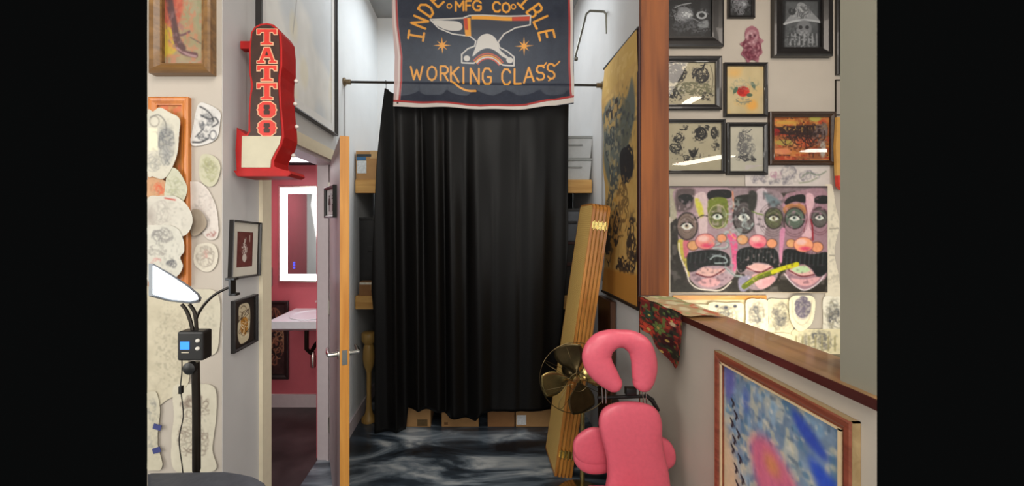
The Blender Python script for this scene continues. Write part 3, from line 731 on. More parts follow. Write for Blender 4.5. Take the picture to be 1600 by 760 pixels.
def let(poly, y0, y1, hole=None):
    x0, x1 = 402.5, 433.5; cx, cy = (x0+x1)/2, (y0+y1)/2
    P = [(x0+(x1-x0)*a, y0+(y1-y0)*b_) for a, b_ in poly]
    def grow(k): 
        out = []
        n = len(P)
        for i in range(n):
            a, b_, c = P[i-1], P[i], P[(i+1) % n]
            e1 = (b_[0]-a[0], b_[1]-a[1]); e2 = (c[0]-b_[0], c[1]-b_[1])
            l1 = math.hypot(*e1) or 1; l2 = math.hypot(*e2) or 1
            n1_ = (e1[1]/l1, -e1[0]/l1); n2_ = (e2[1]/l2, -e2[0]/l2); s_ = (n1_[0]+n2_[0], n1_[1]+n2_[1]); q = 1+n1_[0]*n2_[0]+n1_[1]*n2_[1]
            q = max(q, .4); out.append((b_[0]+s_[0]/q*k, b_[1]+s_[1]/q*k))
        return out
    m = MB(); m.prism([sp(p) for p in grow(.9)], -.0045, -.003); o = m.build('letter', LTO, sg)
    m = MB(); m.prism([sp(p) for p in grow(-.5)], -.0058, -.0045); m.build('letter_face', LTR, o)
    if hole:
        m = MB(); m.prism([sp((x0+(x1-x0)*a, y0+(y1-y0)*b_)) for a, b_ in [(.36, .2), (.64, .2), (.66, .42), (.58, .5), (.66, .58), (.64, .8), (.36, .8), (.34, .58), (.42, .5), (.34, .42)]], -.0066, -.0058)
        m.build('letter_counter', SGB, o)
    if poly is A_:
        m = MB(); m.prism([sp((x0+(x1-x0)*a, y0+(y1-y0)*b_)) for a, b_ in [(.5, .24), (.58, .52), (.42, .52)]], -.0066, -.0058); m.build('letter_counter', SGB, o)
for pl, y0, y1, h in ((T_, 46.5, 71, 0), (A_, 75, 99.5, 0), (T_, 103, 127.5, 0), (T_, 130.5, 156.5, 0), (O_, 159.5, 185, 1), (O_, 188, 213, 1)): let(pl, y0, y1, h)
BULB = plain('frosted bulb', (226, 218, 208), .3)
for y, x in ((112, 441), (150, 439.5), (188, 442), (236, 436)):
    m = MB(); px_, pz_ = sp((x, y)); m.lathe([(.001, 0), (.006, .002), (.009, .008), (.006, .015), (.001, .017)], (0, 0, 0), 12, Matrix.Translation((px_, .10, pz_)) @ Matrix.Rotation(PI/2, 4, 'Y')); m.build('bulb', BULB, sg, True)

# ------------------------------------------------------------------ pictures on the left wall (side facing the corridor)
def side_l(px): return 600*.95/(CX-px)
cv = Cv(150, 170, (232, 230, 224), 1, seed=5); cv.noise(7, 30).noise(4, 8); cv.noise(.5, 40, (196, 204, 212), .5).noise(.4, 30, (238, 224, 184), .66).line([(60, 0), (66, 60), (50, 120)], 1.2, (110, 104, 100), .5)
y0_, y1_ = side_l(399), side_l(522)
framed('framed_print', 'large pale print in thin black frame high on the wall behind the red sign', 'framed picture', (XL, (y0_+y1_)/2, (2.215+3.5)/2), y1_-y0_, 3.5-2.215, PI/2, .018, BLACKF, cv, depth=.03, glass=False, mount=.05, mountc=(232, 230, 226))
cv = Cv(60, 90, (104, 52, 46), 2, seed=7); cv.noise(10, 10)
cv.line([(30, 20), (28, 34), (34, 46), (27, 60), (32, 76)], 3, (212, 200, 190), sm=True); cv.scrib(30, 40, 10, 26, (222, 210, 200), 12, 1.4); cv.ell(30, 66, 8, 10, (208, 196, 186), .7); cv.line([(48, 10), (48, 26)], 2, (210, 196, 186), .8).line([(10, 80), (52, 84)], 3, (112, 50, 46), .6)
ya, yb = side_l(356), side_l(401)
framed('framed_print', 'framed print with red centre and wide cream mount, upper of two beside the door', 'framed picture', (XL+.002, (ya+yb)/2, ZZ(390, 1.58)), yb-ya, .232, PI/2, .008, BLACKF, cv, depth=.02, glass=False, mount=.036, mountc=(212, 206, 192), roll=math.radians(3))
cv = Cv(60, 100, (40, 30, 24), 2, seed=8)
cv.poly([(16, 12), (30, 8), (44, 14), (48, 40), (46, 70), (42, 92), (20, 94), (12, 70), (14, 36)], (206, 192, 160), sm=True); cv.poly([(20, 44), (36, 40), (42, 60), (34, 80), (22, 72)], (186, 128, 44), sm=True); cv.scrib(30, 50, 16, 40, (70, 46, 26), 16, 1.6); cv.scrib(30, 50, 14, 36, (232, 222, 196), 8, 1.4)
ya, yb = side_l(359.5), side_l(397)
framed('framed_print', 'small black framed print with cream and amber figure, lower of two beside the door', 'framed picture', (XL+.002, (ya+yb)/2, CAMZ-.400), yb-ya, .205, PI/2, .012, BLACKF, cv, depth=.018, glass=False)
# sign on the door face
cv = Cv(40, 60, (222, 222, 224), 2, seed=2)
cv.ell(12, 16, 3, 3, (30, 30, 34)).poly([(8, 20), (16, 20), (18, 36), (6, 36)], (30, 30, 34)).line([(10, 36), (10, 50)], 2.4, (30, 30, 34)).line([(14, 36), (14, 50)], 2.4, (30, 30, 34)).line([(20, 10), (20, 52)], 1.4, (30, 30, 34)).ell(29, 16, 3, 3, (30, 30, 34)).line([(25, 22), (33, 22), (32, 36), (26, 36)], 3, (30, 30, 34)).line([(27, 36), (27, 50)], 2.4, (30, 30, 34)).line([(31, 36), (31, 50)], 2.4, (30, 30, 34))
lx = .42*DL; dv = Vector((ex-hx, ey-hy, 0))/DL; nrm = Vector((dv.y, -dv.x, 0))
pos = Vector((hx, hy, ZZ(317, 2.12)))+dv*(DL*.66)+nrm*.040
ang = math.atan2(nrm.y, nrm.x)+PI/2+.16
framed('door_sign', 'small white restroom pictogram sign in a black holder on the open door', 'sign', tuple(pos), .22, .17, ang, .016, BLACKP, cv, depth=.02, glass=False)

# ------------------------------------------------------------------ things on the front left wall
YL = 1.45
GOLD = wood('gilded brown frame', (96, 66, 34), (142, 104, 58), 'X', 20, .4)
cv = Cv(90, 150, (170, 150, 120), 1.6, 230, -40, 4)
cv.poly([(230, -40), (320, -40), (320, 100), (230, 100)], (168, 150, 112)).noise(12, 14)
cv.poly([(225, -40), (262, -40), (272, 0), (262, 40), (244, 62), (226, 60)], (192, 92, 72), sm=True, soft=5).poly([(226, 40), (250, 52), (256, 84), (226, 92)], (206, 176, 60), sm=True, soft=4)
cv.poly([(270, -40), (318, -40), (318, 60), (300, 40), (280, 20)], (170, 160, 126), sm=True, soft=6)
cv.noise(.5, 6, (216, 124, 92), .6)
cv.line([(232, -30), (240, 10), (250, 44), (256, 70), (270, 86), (300, 92)], 9, (108, 70, 72), sm=True, soft=2).line([(252, 54), (268, 58), (286, 52)], 4, (120, 84, 84), sm=True).line([(288, 62), (312, 72)], 2, (110, 96, 84)).line([(258, 80), (280, 90), (300, 94)], 4, (176, 140, 140), sm=True)
cv.blotch(262, 30, 40, 60, (206, 120, 90), 4, .55, .6); cv.blotch(300, 20, 30, 70, (150, 150, 110), 8, .5, .5); cv.line([(238, -30), (246, 12), (254, 44), (260, 66), (272, 80)], 12, (96, 66, 64), .9, sm=True, soft=3).blotch(252, 50, 26, 40, (150, 116, 116), 4, .6, .6); cv.a = cv.a*.86; cv.blur(.8)
framed_px('framed_painting', 'gold brown framed painting of a red and yellow scene, top left corner', 'painting', 230, -60, 327, 113, YL, 17, GOLD, cv, glass=False, depth=.04)
# pin board
ORW = wood('orange board frame', (178, 98, 36), (206, 126, 54), 'Z', 20, .4)
cv = Cv(54, 270, (186, 122, 66), 1.2, 230, 160, 6); cv.noise(14, 5); cv.noise(.6, 10, (206, 96, 60), .62)
framed_px('pin_board', 'tall cork pin board with orange wood frame covered in tattoo sketches', 'pin board', 230, 151, 293, 448, YL, 12, ORW, cv, glass=False, depth=.02)
PG = 'sketch sheets pinned to the left wall'
def sk(x0, y0, x1, y1, clip, bg, seed, label, draw=None, off=.003, group=PG, Y=YL, curl=.004, res=1.6, name='sketch_sheet', cat='drawing', nz=5):
    bg = tuple(v*(.94 if Y < 2 else 1) for v in bg)
    cv = Cv(x1-x0, y1-y0, bg, res, x0, y0, seed); cv.noise(nz, 14).noise(3, 4)
    if draw: draw(cv); cv.blotch((x0+x1)/2, (y0+y1)/2, (x1-x0)*.42, (y1-y0)*.42, tuple(v*.78 for v in bg), 3, .62, .5)
    cv.blur(.5)
    return sheet_px(name, label, cat, x0, y0, x1, y1, Y, cv, clip, off, group, curl)
def d1(c):
    c.poly([(250, 200), (264, 196), (272, 220), (268, 250), (256, 256), (248, 230)], (156, 154, 148), .7, sm=True, soft=6); c.scrib(260, 225, 12, 34, (96, 98, 100), 30, 1.1, .6); c.ell(242, 190, 7, 8, (130, 122, 112), .6, ring=1.6); c.scrib(240, 254, 12, 14, (140, 138, 132), 18, 1, .6); c.line([(236, 184), (248, 180), (258, 190), (260, 204)], 1.6, (100, 98, 94), .7, sm=True)
    c.poly([(233, 200), (246, 200), (247, 236), (233, 236)], (224, 218, 190), .8)
sk(231, 168, 283, 280, [(231, 178), (240, 174), (250, 168), (266, 176), (281, 186), (280, 210), (277, 240), (268, 264), (256, 279), (240, 276), (231, 268)], (212, 206, 188), 11, 'large cut out sketch of a coiled dark creature on the pin board', d1, .030)
def d2(c):
    c.line([(313, 167), (322, 172), (330, 180), (334, 190)], 2, (50, 50, 52), .9, sm=True).line([(314, 180), (326, 186), (336, 184), (341, 192), (332, 198)], 2, (54, 54, 56), .9, sm=True).line([(302, 222), (314, 222), (326, 216)], 2.4, (48, 48, 50), .9, sm=True).line([(318, 200), (312, 208), (306, 214)], 1.6, (70, 70, 72), .9, sm=True)
    c.scrib(322, 192, 10, 14, (80, 82, 86), 14, 1.1); c.ell(333, 211, 5, 7, (80, 80, 84), .9, ring=1.4); c.scrib(318, 212, 9, 7, (70, 72, 76), 10, 1.1)
sk(296, 158, 346, 230, [(312, 161), (326, 163), (344, 175), (344, 192), (340, 214), (326, 224), (304, 228), (298, 220), (302, 196), (306, 174)], (216, 212, 206), 12, 'white cut out drawing of a winged creature right of the pin board', d2)
sk(311, 238, 345, 294, [(314, 244), (330, 242), (342, 252), (344, 268), (336, 288), (322, 290), (312, 276)], (200, 196, 168), 13, 'pale yellow green sketch below the winged drawing', lambda c: c.scrib(327, 264, 12, 20, (150, 150, 110), 18, 1.4, .6))
sk(256, 262, 294, 332, [(262, 268), (276, 264), (290, 286), (292, 300), (284, 318), (270, 326), (257, 318)], (202, 200, 176), 14, 'greenish tracing overlapping the pin board frame', lambda c: c.scrib(272, 294, 12, 24, (160, 160, 130), 14, 1.2, .6), .028)
sk(230.5, 276, 262, 312, [(231, 280), (248, 278), (260, 286), (260, 304), (246, 310), (231, 308)], (206, 160, 120), 15, 'orange tinted scrap sketch at the left edge of the pin board', lambda c: c.scrib(246, 294, 11, 12, (200, 90, 60), 10, 1.4, .6), .026)
sk(294, 284, 346, 378, [(296, 288), (304, 282), (322, 292), (336, 318), (341, 346), (340, 370), (326, 374), (314, 362), (300, 350), (295, 320)], (220, 210, 200), 16, 'long curved pinkish white tracing on the wall right of the pin board', lambda c: (c.scrib(318, 320, 12, 28, (190, 176, 168), 10, 1), c.scrib(330, 364, 8, 6, (150, 96, 90), 6, 1.2)))
sk(231, 306, 302, 372, [(231, 312), (250, 306), (272, 306), (290, 318), (300, 336), (299, 354), (288, 368), (262, 370), (231, 366)], (212, 206, 192), 17, 'broad pale tracing hanging across the middle of the pin board', lambda c: (c.scrib(254, 336, 20, 22, (176, 168, 158), 16, 1.2), c.ell(236, 338, 9, 16, (160, 150, 140), .4, soft=4), c.line([(258, 310), (274, 313)], 2, (180, 70, 60), .8)), .034)
sk(297, 326, 324, 372, [(299, 330), (312, 328), (322, 342), (321, 356), (306, 368), (298, 362)], (170, 154, 134), 18, 'small brown painted shadow patch beside the pin board edge', None, .010)  # brown sheet stands in for a shadow on the wall
sk(231, 352, 291, 440, [(231, 356), (252, 350), (276, 356), (286, 372), (288, 392), (282, 402), (286, 416), (276, 432), (250, 438), (231, 436)], (212, 208, 194), 19, 'sheet with faint flower sketches over the bottom of the pin board', lambda c: (c.scrib(254, 370, 16, 14, (130, 126, 122), 20, 1.1), c.ell(256, 368, 10, 10, (130, 126, 122), .6, ring=1), c.scrib(246, 392, 14, 9, (136, 130, 124), 14, 1), c.scrib(268, 412, 8, 7, (84, 84, 88), 12, 1.2), c.scrib(244, 408, 8, 6, (196, 130, 124), 6, 1)), .036)
sk(302, 378, 342, 428, [(306, 386), (318, 380), (334, 382), (341, 396), (338, 414), (328, 424), (314, 422), (303, 410)], (216, 208, 190), 20, 'round cut out flower sketch above the lamp arms', lambda c: (c.scrib(321, 401, 14, 16, (150, 140, 128), 20, 1.1), c.scrib(318, 396, 8, 8, (190, 140, 130), 6, 1)))
def d9(c):
    for q in range(9): c.scrib(232+c.rs.rand()*66, 480+c.rs.rand()*140, 16, 20, (176, 166, 144), 8, 1.1, .6)
sk(231, 444, 300, 640, [(231, 446), (262, 445), (290, 452), (297, 490), (292, 540), (296, 590), (284, 612), (262, 624), (248, 634), (231, 636)], (206, 196, 170), 21, 'tall yellowed tracing sheet with faint sketches behind the lamp', d9, .004, nz=8)
sk(290, 452, 345, 560, [(292, 458), (330, 452), (344, 470), (343, 520), (336, 552), (300, 556), (292, 520)], (208, 200, 178), 22, 'yellowed sheet behind the lamp control box', lambda c: c.scrib(318, 500, 18, 36, (182, 172, 150), 16, 1.1, .6), .003)
sk(231, 612, 258, 735, [(231, 614), (244, 612), (250, 640), (246, 690), (254, 728), (231, 732)], (208, 200, 176), 23, 'narrow tracing strip at the lower left edge beside the blue tape', lambda c: (c.scrib(238, 640, 6, 18, (120, 120, 118), 12, 1.2, .7), c.scrib(238, 690, 6, 18, (150, 146, 136), 10, 1.2, .6)), .008)
def d10(c):
    for (a, b_, r1, r2) in ((294, 640, 12, 26), (318, 640, 9, 30), (292, 686, 14, 26), (316, 690, 10, 22), (302, 625, 14, 12)): c.scrib(a, b_, r1, r2, (120, 104, 92), 16, 1.1, .7)
sk(268, 600, 340, 738, [(272, 604), (306, 600), (336, 606), (338, 650), (332, 700), (336, 734), (276, 736), (268, 690), (272, 650)], (214, 206, 184), 24, 'sheet with dotted floral tracing behind the lamp pole', d10, .003)
BT = plain('blue tape', (60, 66, 120), .6)
for i, (px, py, r_, lb) in enumerate(((250, 665, .3, 'upper scrap of blue tape stuck on the lower left wall'), (249, 701, -.3, 'lower scrap of blue tape stuck on the lower left wall'))):
    m = MB(); m.box(-.015, .015, -.0006, .0006, -.010, .010); o = m.build('blue_tape', BT); p = AT(px, py, YL); o.location = (p.x, YL-.013, p.z); o.rotation_euler = (0, r_, 0)
    tag(o, lb, 'tape', 'blue tape scraps')

# ------------------------------------------------------------------ LED work lamp on a pole
LY = 1.2
lp = thing('led_work_lamp', 'slim bright LED lamp on a dark pole with control box and gooseneck arms', 'lamp', (XX(307, LY), LY, 0))
o0 = lp.location.copy()
def LP(px, py, Y=LY): return AT(px, py, Y)-o0
m = MB(); m.tube([LP(307, 735), LP(307, 640), LP(305.5, 566)], .0115, 12); m.tube([(.004, .06, .03), LP(307, 760), LP(307, 735)], .010, 10); m.build('pole', DARKM, lp, True)
m = MB(); m.lathe([(.16, 0), (.16, .012), (.13, .022), (.02, .03), (.016, .05)], (.004, .06, 0), 28); m.build('base', DARKM, lp, True)
m = MB(); p = LP(302, 573); m.lathe([(.014, 0), (.019, .004), (.019, .02), (.012, .024)], (0, 0, 0), 14, Matrix.Translation(p) @ Matrix.Rotation(PI/2, 4, 'X')); m.tube([LP(302, 573), LP(307, 570)], .01); m.build('clamp_knob', BLACKP, lp, True)
p = LP(305.5, 537.5); m = MB(); m.box(p.x-.040, p.x+.040, -.024, .02, p.z-.046, p.z+.044, .006); cb = m.build('control_box', BLACKP, lp)
m = MB(); q = LP(298, 537); m.box(q.x-.014, q.x+.014, -.0255, -.0238, q.z-.011, q.z+.013); m.build('screen', emit('blue screen', (40, 120, 230), 1.3), cb)
m = MB(); q = LP(299, 547); m.box(q.x-.012, q.x+.010, -.0255, -.0238, q.z-.002, q.z+.001)
m.build('marking', plain('light print', (190, 180, 160), .5), cb)
for yy in (529, 541):
    m = MB(); q = LP(318, yy); m.lathe([(.006, 0), (.006, .004), (.004, .006)], (0, 0, 0), 12, Matrix.Translation((q.x, -.0238, q.z)) @ Matrix.Rotation(PI/2, 4, 'X')); m.build('button', plain('pale button', (205, 200, 190), .4), cb, True)
for pts in ([(301, 516), (297, 500), (291, 485), (284, 476)], [(307, 516), (306, 500), (303, 486), (296, 476)]):
    m = MB(); m.tube([LP(*a) for a in smooth_pts(pts, 6)], .0055, 10); m.build('gooseneck', DARKM, lp, True)
m = MB(); m.tube([LP(*a) for a in smooth_pts([(308, 516), (307, 498), (318, 478), (334, 462), (352, 452), (358, 450)], 6)], .0042, 10); m.build('gooseneck', DARKM, lp, True)
q = LP(363, 449); m = MB(); m.box(q.x-.004, q.x+.004, -.014, .014, q.z-.026, q.z+.028, .002); m.box(q.x-.016, q.x+.014, -.012, .012, q.z+.022, q.z+.030, .002); m.box(q.x-.006, q.x+.018, -.012, .012, q.z-.026, q.z-.018, .002); m.build('holder_clip', BLACKP, lp)
# lamp head: long flat bar coming towards the camera at its left end
def LH(px, py, dy=0): Yd = 1/(1.0526-(px-231)/80*.2526); return AT(px, py, Yd)-o0-Vector((.96, .28, 0))*dy
def slab(pts, y0, y1):
    m = MB(); A = [m.bm.verts.new(LH(a, b_, y0)) for a, b_ in pts]; B = [m.bm.verts.new(LH(a, b_, y1)) for a, b_ in pts]
    m.bm.faces.new(A); m.bm.faces.new(B[::-1]); n = len(pts)
    for i in range(n): m.bm.faces.new((A[i], B[i], B[(i+1) % n], A[(i+1) % n]))
    return m
head = slab([(233, 412), (262, 428), (290, 446), (306, 459), (311, 466), (308, 473), (296, 475), (262, 471), (233, 463)], -.008, .001).build('lamp_head', plain('pale grey shell', (150, 156, 162), .4), lp)
LEDM = emit('white led', (240, 248, 255), 6.0)
slab([(233, 416), (262, 433), (286, 449), (302, 462), (304, 468), (292, 471), (262, 468), (233, 460)], -.0105, -.0082).build('diffuser', LEDM, head)
m = MB(); q = LP(308, 468, 1.235); m.tube([q, LP(312, 471, 1.235)], [.010, .005]); m.build('end_cap', BLACKP, lp, True)
m = MB(); m.tube([LP(*a)+Vector((0, -.01, 0)) for a in smooth_pts([(288, 558), (288, 580), (286, 604), (289, 630), (290, 650), (284, 680), (285, 702), (288, 722), (292, 760)], 6)], .0016, 6); m.build('power_cord', BLACKP, lp)
q = LP(287, 607); m = MB(); m.box(q.x-.005, q.x+.005, -.017, -.005, q.z-.012, q.z+.012, .002); m.build('cord_switch', BLACKP, lp)

# ------------------------------------------------------------------ grey padded chair back at the lower left
GV = plain('dark grey vinyl', (62, 64, 72), .45, var=.12, scale=40, bump=.15)
ty = 1.0; zt = ZZ(738, 1.06)
gc = thing('tattoo_chair', 'dark grey padded client chair, only its rounded top edge in view at lower left', 'chair', (XX(322, ty), ty, 0))
gx = gc.location.x; xa, xb = XX(231, .95)-gx, XX(421, ty)-gx
plan = [(XX(230.5, 1.06)-gx, .06), (XX(350, 1.06)-gx, .06), (XX(378, 1.057)-gx, .056), (XX(398, 1.045)-gx, .044), (XX(412, 1.02)-gx, .022), (XX(420, .995)-gx, -.008), (XX(421, .95)-gx, -.05), (XX(400, .90)-gx, -.09), (XX(230.5, .90)-gx, -.10)]
m = MB(); m.prism(plan, .44, zt, 'XY', .006); m.build('backrest', GV, gc, False)
m = MB(); m.box(xa, xb-.03, -.55, -.10, .34, .45, .03); m.build('seat', GV, gc, True)
m = MB(); m.lathe([(.20, 0), (.20, .02), (.05, .05), (.035, .1), (.035, .34)], ((xa+xb)/2, -.16, 0), 24); m.build('base', DARKM, gc, True)

# ------------------------------------------------------------------ bathroom contents
MIRG = plain('mirror surface', (190, 190, 192), .03, 1, var=.0)
mi = thing('led_mirror', 'tall bathroom mirror with a glowing white LED border above the sink', 'mirror', (XX(437, 3.4), 3.4, 0))
zt, zb = ZZ(291, 3.4), ZZ(441, 3.4); W_ = .60
m = MB(); m.box(0, W_, -.03, 0, zb, zt, .003); m.build('mirror_frame', CHROME, mi)
m = MB(); iw = .022
m.box(iw, W_-iw, -.031, -.0302, zb+iw, zt-iw); m.build('mirror_glass', MIRG, mi)
m = MB(); b0, b1 = .018, .085
m.box(b0, b1, -.0325, -.0312, zb+b0, zt-b0); m.box(W_-b1, W_-b0, -.0325, -.0312, zb+b0, zt-b0); m.box(b1, W_-b1, -.0325, -.0312, zt-b1+.012, zt-b0); m.box(b1, W_-b1, -.0325, -.0312, zb+b0, zb+b1-.012)
m.build('light_border', emit('mirror led', (236, 240, 255), 4.5), mi)
m = MB(); 
for k in range(3): m.box(.135, .15, -.0325, -.0312, zb+.125+k*.022, zb+.138+k*.022)
m.build('touch_display', emit('blue digits', (50, 60, 230), 3), mi)
PORC = plain('white porcelain', (224, 230, 234), .3, var=.03, coat=.1)
sk_ = thing('wall_sink', 'white wall hung bathroom sink under the glowing mirror', 'sink', (-1.30, 3.4, 0))
m = MB(); zr_ = .873
prof = [(-.47, zr_), (-.47, zr_-.055), (-.43, zr_-.075), (-.25, zr_-.13), (0, zr_-.15), (0, zr_+.0)]
m.prism(prof, -.28, .26, 'YZ', .008)
sb = m.build('basin', PORC, sk_)
m = MB(); m.lathe([(.001, .0), (.12, .002), (.15, .012), (.17, .024), (.175, .022), (.16, .006), (.13, -.004), (.001, -.004)], (-.02, -.26, zr_-.016), 28); m.build('bowl_rim', PORC, sk_, True)
m = MB(); m.tube([(-.02, -.06, zr_), (-.02, -.06, zr_+.09), (-.02, -.11, zr_+.12), (-.02, -.16, zr_+.09)], .014, 12); m.box(-.03, -.01, -.07, -.05, zr_+.11, zr_+.15, .003); m.build('faucet', CHROME, sk_, True)
m = MB(); m.tube([(-.07, -.25, zr_-.12), (-.07, -.25, zr_-.28), (-.06, -.20, zr_-.33), (-.04, -.15, zr_-.28), (-.04, 0, zr_-.26)], .018, 12)
m.build('drain_trap', DARKM, sk_, True)
m = MB(); m.lathe([(.001, 0), (.022, .004), (.024, .09), (.014, .11), (.012, .13)], (-.035, -.20, zr_-.45), 14); m.build('shutoff_valve', CHROME, sk_, True)
cv = Cv(60, 110, (58, 34, 32), 1.5, seed=31); cv.noise(14, 8).scrib(34, 50, 24, 44, (170, 110, 84), 30, 2.6).scrib(34, 50, 20, 40, (26, 14, 14), 14, 2.4).scrib(40, 60, 18, 34, (206, 160, 120), 10, 2)
framed('framed_poster', 'dark red poster in a black frame on the bathroom wall below the sink', 'framed picture', (XX(426, 3.4), 3.4, (ZZ(470, 3.4)+ZZ(592, 3.4))/2), XX(452, 3.4)-XX(400, 3.4), ZZ(470, 3.4)-ZZ(592, 3.4), 0, .04, BLACKF, cv, depth=.025)
m = MB(); m.box(XX(418, 3.4)-.01, XX(426, 3.4), 3.385, 3.3999, ZZ(447, 3.4), ZZ(418, 3.4), .003)
tag(m.build('wall_dispenser', plain('grey plastic', (116, 100, 108), .4)), 'small grey box on the pink wall left of the mirror', 'dispenser')
m = MB(); m.tube([(XX(455, 2.9)-.02, 2.9, 2.105), (XX(490, 2.9), 2.9, 2.105)], .02, 12)
tag(m.build('header_glow_strip', emit('tube', (250, 244, 250), 2.5), None, True), 'added white glow strip for the bright door header under the dark bathroom ceiling', 'lamp')  # glowing bar added in place of the bright door header underside

# ------------------------------------------------------------------ hanging scroll on the right wall
def side_r(px): return 600*.945/(px-CX)
scy0, scy1 = side_r(998), side_r(946)
SW, SH = scy1-scy0, 1.60
cv = Cv(100, 280, (190, 152, 84), 1.6, seed=41); cv.noise(8, 20).noise(6, 5)
cv.poly([(0, 0), (100, 0), (100, 30), (0, 40)], (196, 158, 84)).line([(50, 4), (50, 280)], 1, (128, 92, 44), .6)
cv.poly([(4, 56), (40, 48), (70, 60), (86, 44), (92, 80), (76, 110), (60, 130), (40, 150), (14, 150), (2, 110)], (96, 100, 92), .8, sm=True, soft=3)
cv.noise(.0, 4)
for (a, b_, r1, r2, c) in ((24, 90, 18, 34, (64, 68, 66)), (60, 84, 20, 26, (92, 92, 78)), (30, 150, 20, 30, (70, 72, 66)), (16, 200, 12, 40, (84, 72, 50)), (56, 180, 20, 30, (120, 90, 46))): cv.scrib(a, b_, r1, r2, c, 22, 3, .8)
cv.poly([(50, 118), (66, 112), (84, 124), (88, 140), (72, 150), (56, 146)], (38, 34, 34), .95, sm=True); cv.scrib(70, 132, 18, 20, (34, 30, 30), 16, 3, .9)
cv.poly([(28, 160), (44, 168), (40, 220), (30, 250), (20, 230)], (172, 128, 56), .7, sm=True, soft=3)
for (a, b_, r1, r2) in ((40, 196, 10, 24), (86, 218, 12, 30), (10, 230, 8, 26), (60, 240, 26, 8), (30, 60, 18, 12)): cv.scrib(a, b_, r1, r2, (50, 38, 28), 16, 3, .85)
for (a, b_, r1, r2, c, th) in ((30, 90, 30, 50, (150, 140, 110), .5), (60, 80, 40, 40, (62, 66, 66), .6), (30, 150, 26, 40, (176, 150, 96), .5), (70, 132, 26, 24, (34, 30, 30), .5), (16, 200, 22, 50, (60, 52, 40), .55), (88, 218, 18, 40, (48, 36, 28), .5), (60, 190, 34, 60, (196, 150, 78), .6), (30, 60, 40, 30, (200, 160, 90), .5), (50, 30, 60, 30, (206, 170, 100), .6)): cv.blotch(a, b_, r1, r2, c, 5, th, .8)
cv.poly([(0, 250), (100, 246), (100, 280), (0, 280)], (176, 120, 44), .85, soft=3)
zc_ = 1.135+SH/2
sc = thing('hanging_scroll', 'tall golden brown ink painted scroll hanging on the right corridor wall', 'scroll', (XR-.012, (scy0+scy1)/2, zc_), -PI/2)
def dsc(u, v): return .012*np.sin(v*9)*(u-.5)*1.2, -.006*np.sin(v*7+u*2)-.012*np.exp(-((u-.0)/.1)**2)*np.sin(v*11)**2, .0*u
raster('painted_cloth', cv, SW, SH, PAPER, sc, disp=dsc)
m = MB(); m.tube([(-SW/2-.02, -.008, -SH/2), (SW/2+.025, -.008, -SH/2)], .011, 12); m.build('bottom_roller', BLACKF, sc, True)
m = MB(); m.tube([(-SW/2-.01, 0, SH/2), (SW/2+.01, 0, SH/2)], .008, 12); m.build('top_rod', BLACKF, sc, True)
m = MB(); m.box(SW/2-.006, SW/2+.022, -.0005, .008, -SH/2, SH/2); m.build('border_strip', plain('dark maroon band', (52, 20, 18), .6), sc)

# ------------------------------------------------------------------ side room wall: pictures
s_r = YR/F
def ink(cv, spots, c=(34, 32, 34), n=16, wd=1.6, al=.9):
    for a, b_, r1, r2 in spots: cv.scrib(a, b_, r1, r2, c, n, wd, al)
cv = Cv(90, 90, (24, 24, 26), 1.8, 1030, -18, 51)
cv.noise(.5, 10, (52, 54, 58), .6)
cv.ell(1068, 18, 16, 17, (120, 122, 124), .7, soft=3).ell(1073, 19, 8, 4, (205, 208, 208), .9, soft=1.5).ell(1101, 20, 7, 6, (160, 164, 166), .9, ring=2.4).line([(1050, 2), (1062, -4), (1080, -8)], 2.4, (150, 152, 154), sm=True)
cv.scrib(1066, 20, 18, 18, (150, 152, 156), 22, 1.2, .6); cv.line([(1070, 30), (1084, 28), (1096, 36), (1106, 44)], 3, (110, 112, 116), .8, sm=True); cv.poly([(1092, 40), (1112, 30), (1114, 48), (1098, 50)], (130, 134, 136), .6, sm=True, soft=2); cv.scrib(1076, 40, 28, 10, (74, 76, 82), 20, 1.4, .7)
for (a, b_, r1, r2, c) in ((1062, 16, 26, 26, (128, 130, 134)), (1090, 48, 36, 16, (96, 98, 102)), (1104, 16, 14, 14, (120, 122, 126)), (1060, 46, 20, 16, (80, 82, 86))): cv.blotch(a, b_, r1, r2, c, 3, .55, .7)
cv.blotch(1072, 18, 14, 10, (210, 212, 212), 3, .6, .9); cv.ell(1101, 20, 9, 8, (170, 172, 174), .8, ring=2.6); cv.ell(1101, 20, 5, 5, (30, 30, 32), .9)
framed_px('framed_drawing', 'large black framed dark skull drawing at the top beside the wooden post', 'framed picture', 1026, -22, 1132, 72, YR, 17, BLACKF, cv, depth=.04)
cv = Cv(34, 60, (34, 34, 36), 1.8, 1143, -38, 52); cv.noise(14, 5).scrib(1160, 6, 12, 12, (130, 130, 134), 16, 1.6).ell(1164, 3, 5, 4, (170, 172, 176), .8, soft=1.5)
cv.blotch(1160, 0, 20, 26, (110, 112, 116), 3, .55, .8)
framed_px('framed_drawing', 'small black framed dark picture at the top above the pink creature', 'framed picture', 1139, -42, 1181, 27, YR, 4, BLACKF, cv)
cv = Cv(62, 120, (30, 30, 32), 1.8, 1226, -50, 53)
cv.poly([(1234, -5), (1284, -5), (1284, 68), (1232, 68)], (92, 94, 96), .8, soft=2); cv.noise(8, 4)
cv.poly([(1232, 30), (1246, 12), (1254, -2), (1264, 0), (1276, 14), (1286, 26), (1270, 25), (1250, 26)], (150, 152, 154), .95, sm=True); cv.line([(1232, 31), (1250, 26), (1270, 25), (1288, 28)], 3, (186, 188, 190), sm=True); cv.scrib(1258, 12, 14, 10, (90, 92, 94), 12, 1.2)
cv.ell(1262, 38, 12, 13, (126, 128, 130), .95, soft=2).ell(1257, 36, 3, 3, (60, 60, 62), .9).ell(1267, 36, 3, 3, (60, 60, 62), .9); cv.ell(1244, 11, 6, 6, (60, 62, 64), .8)
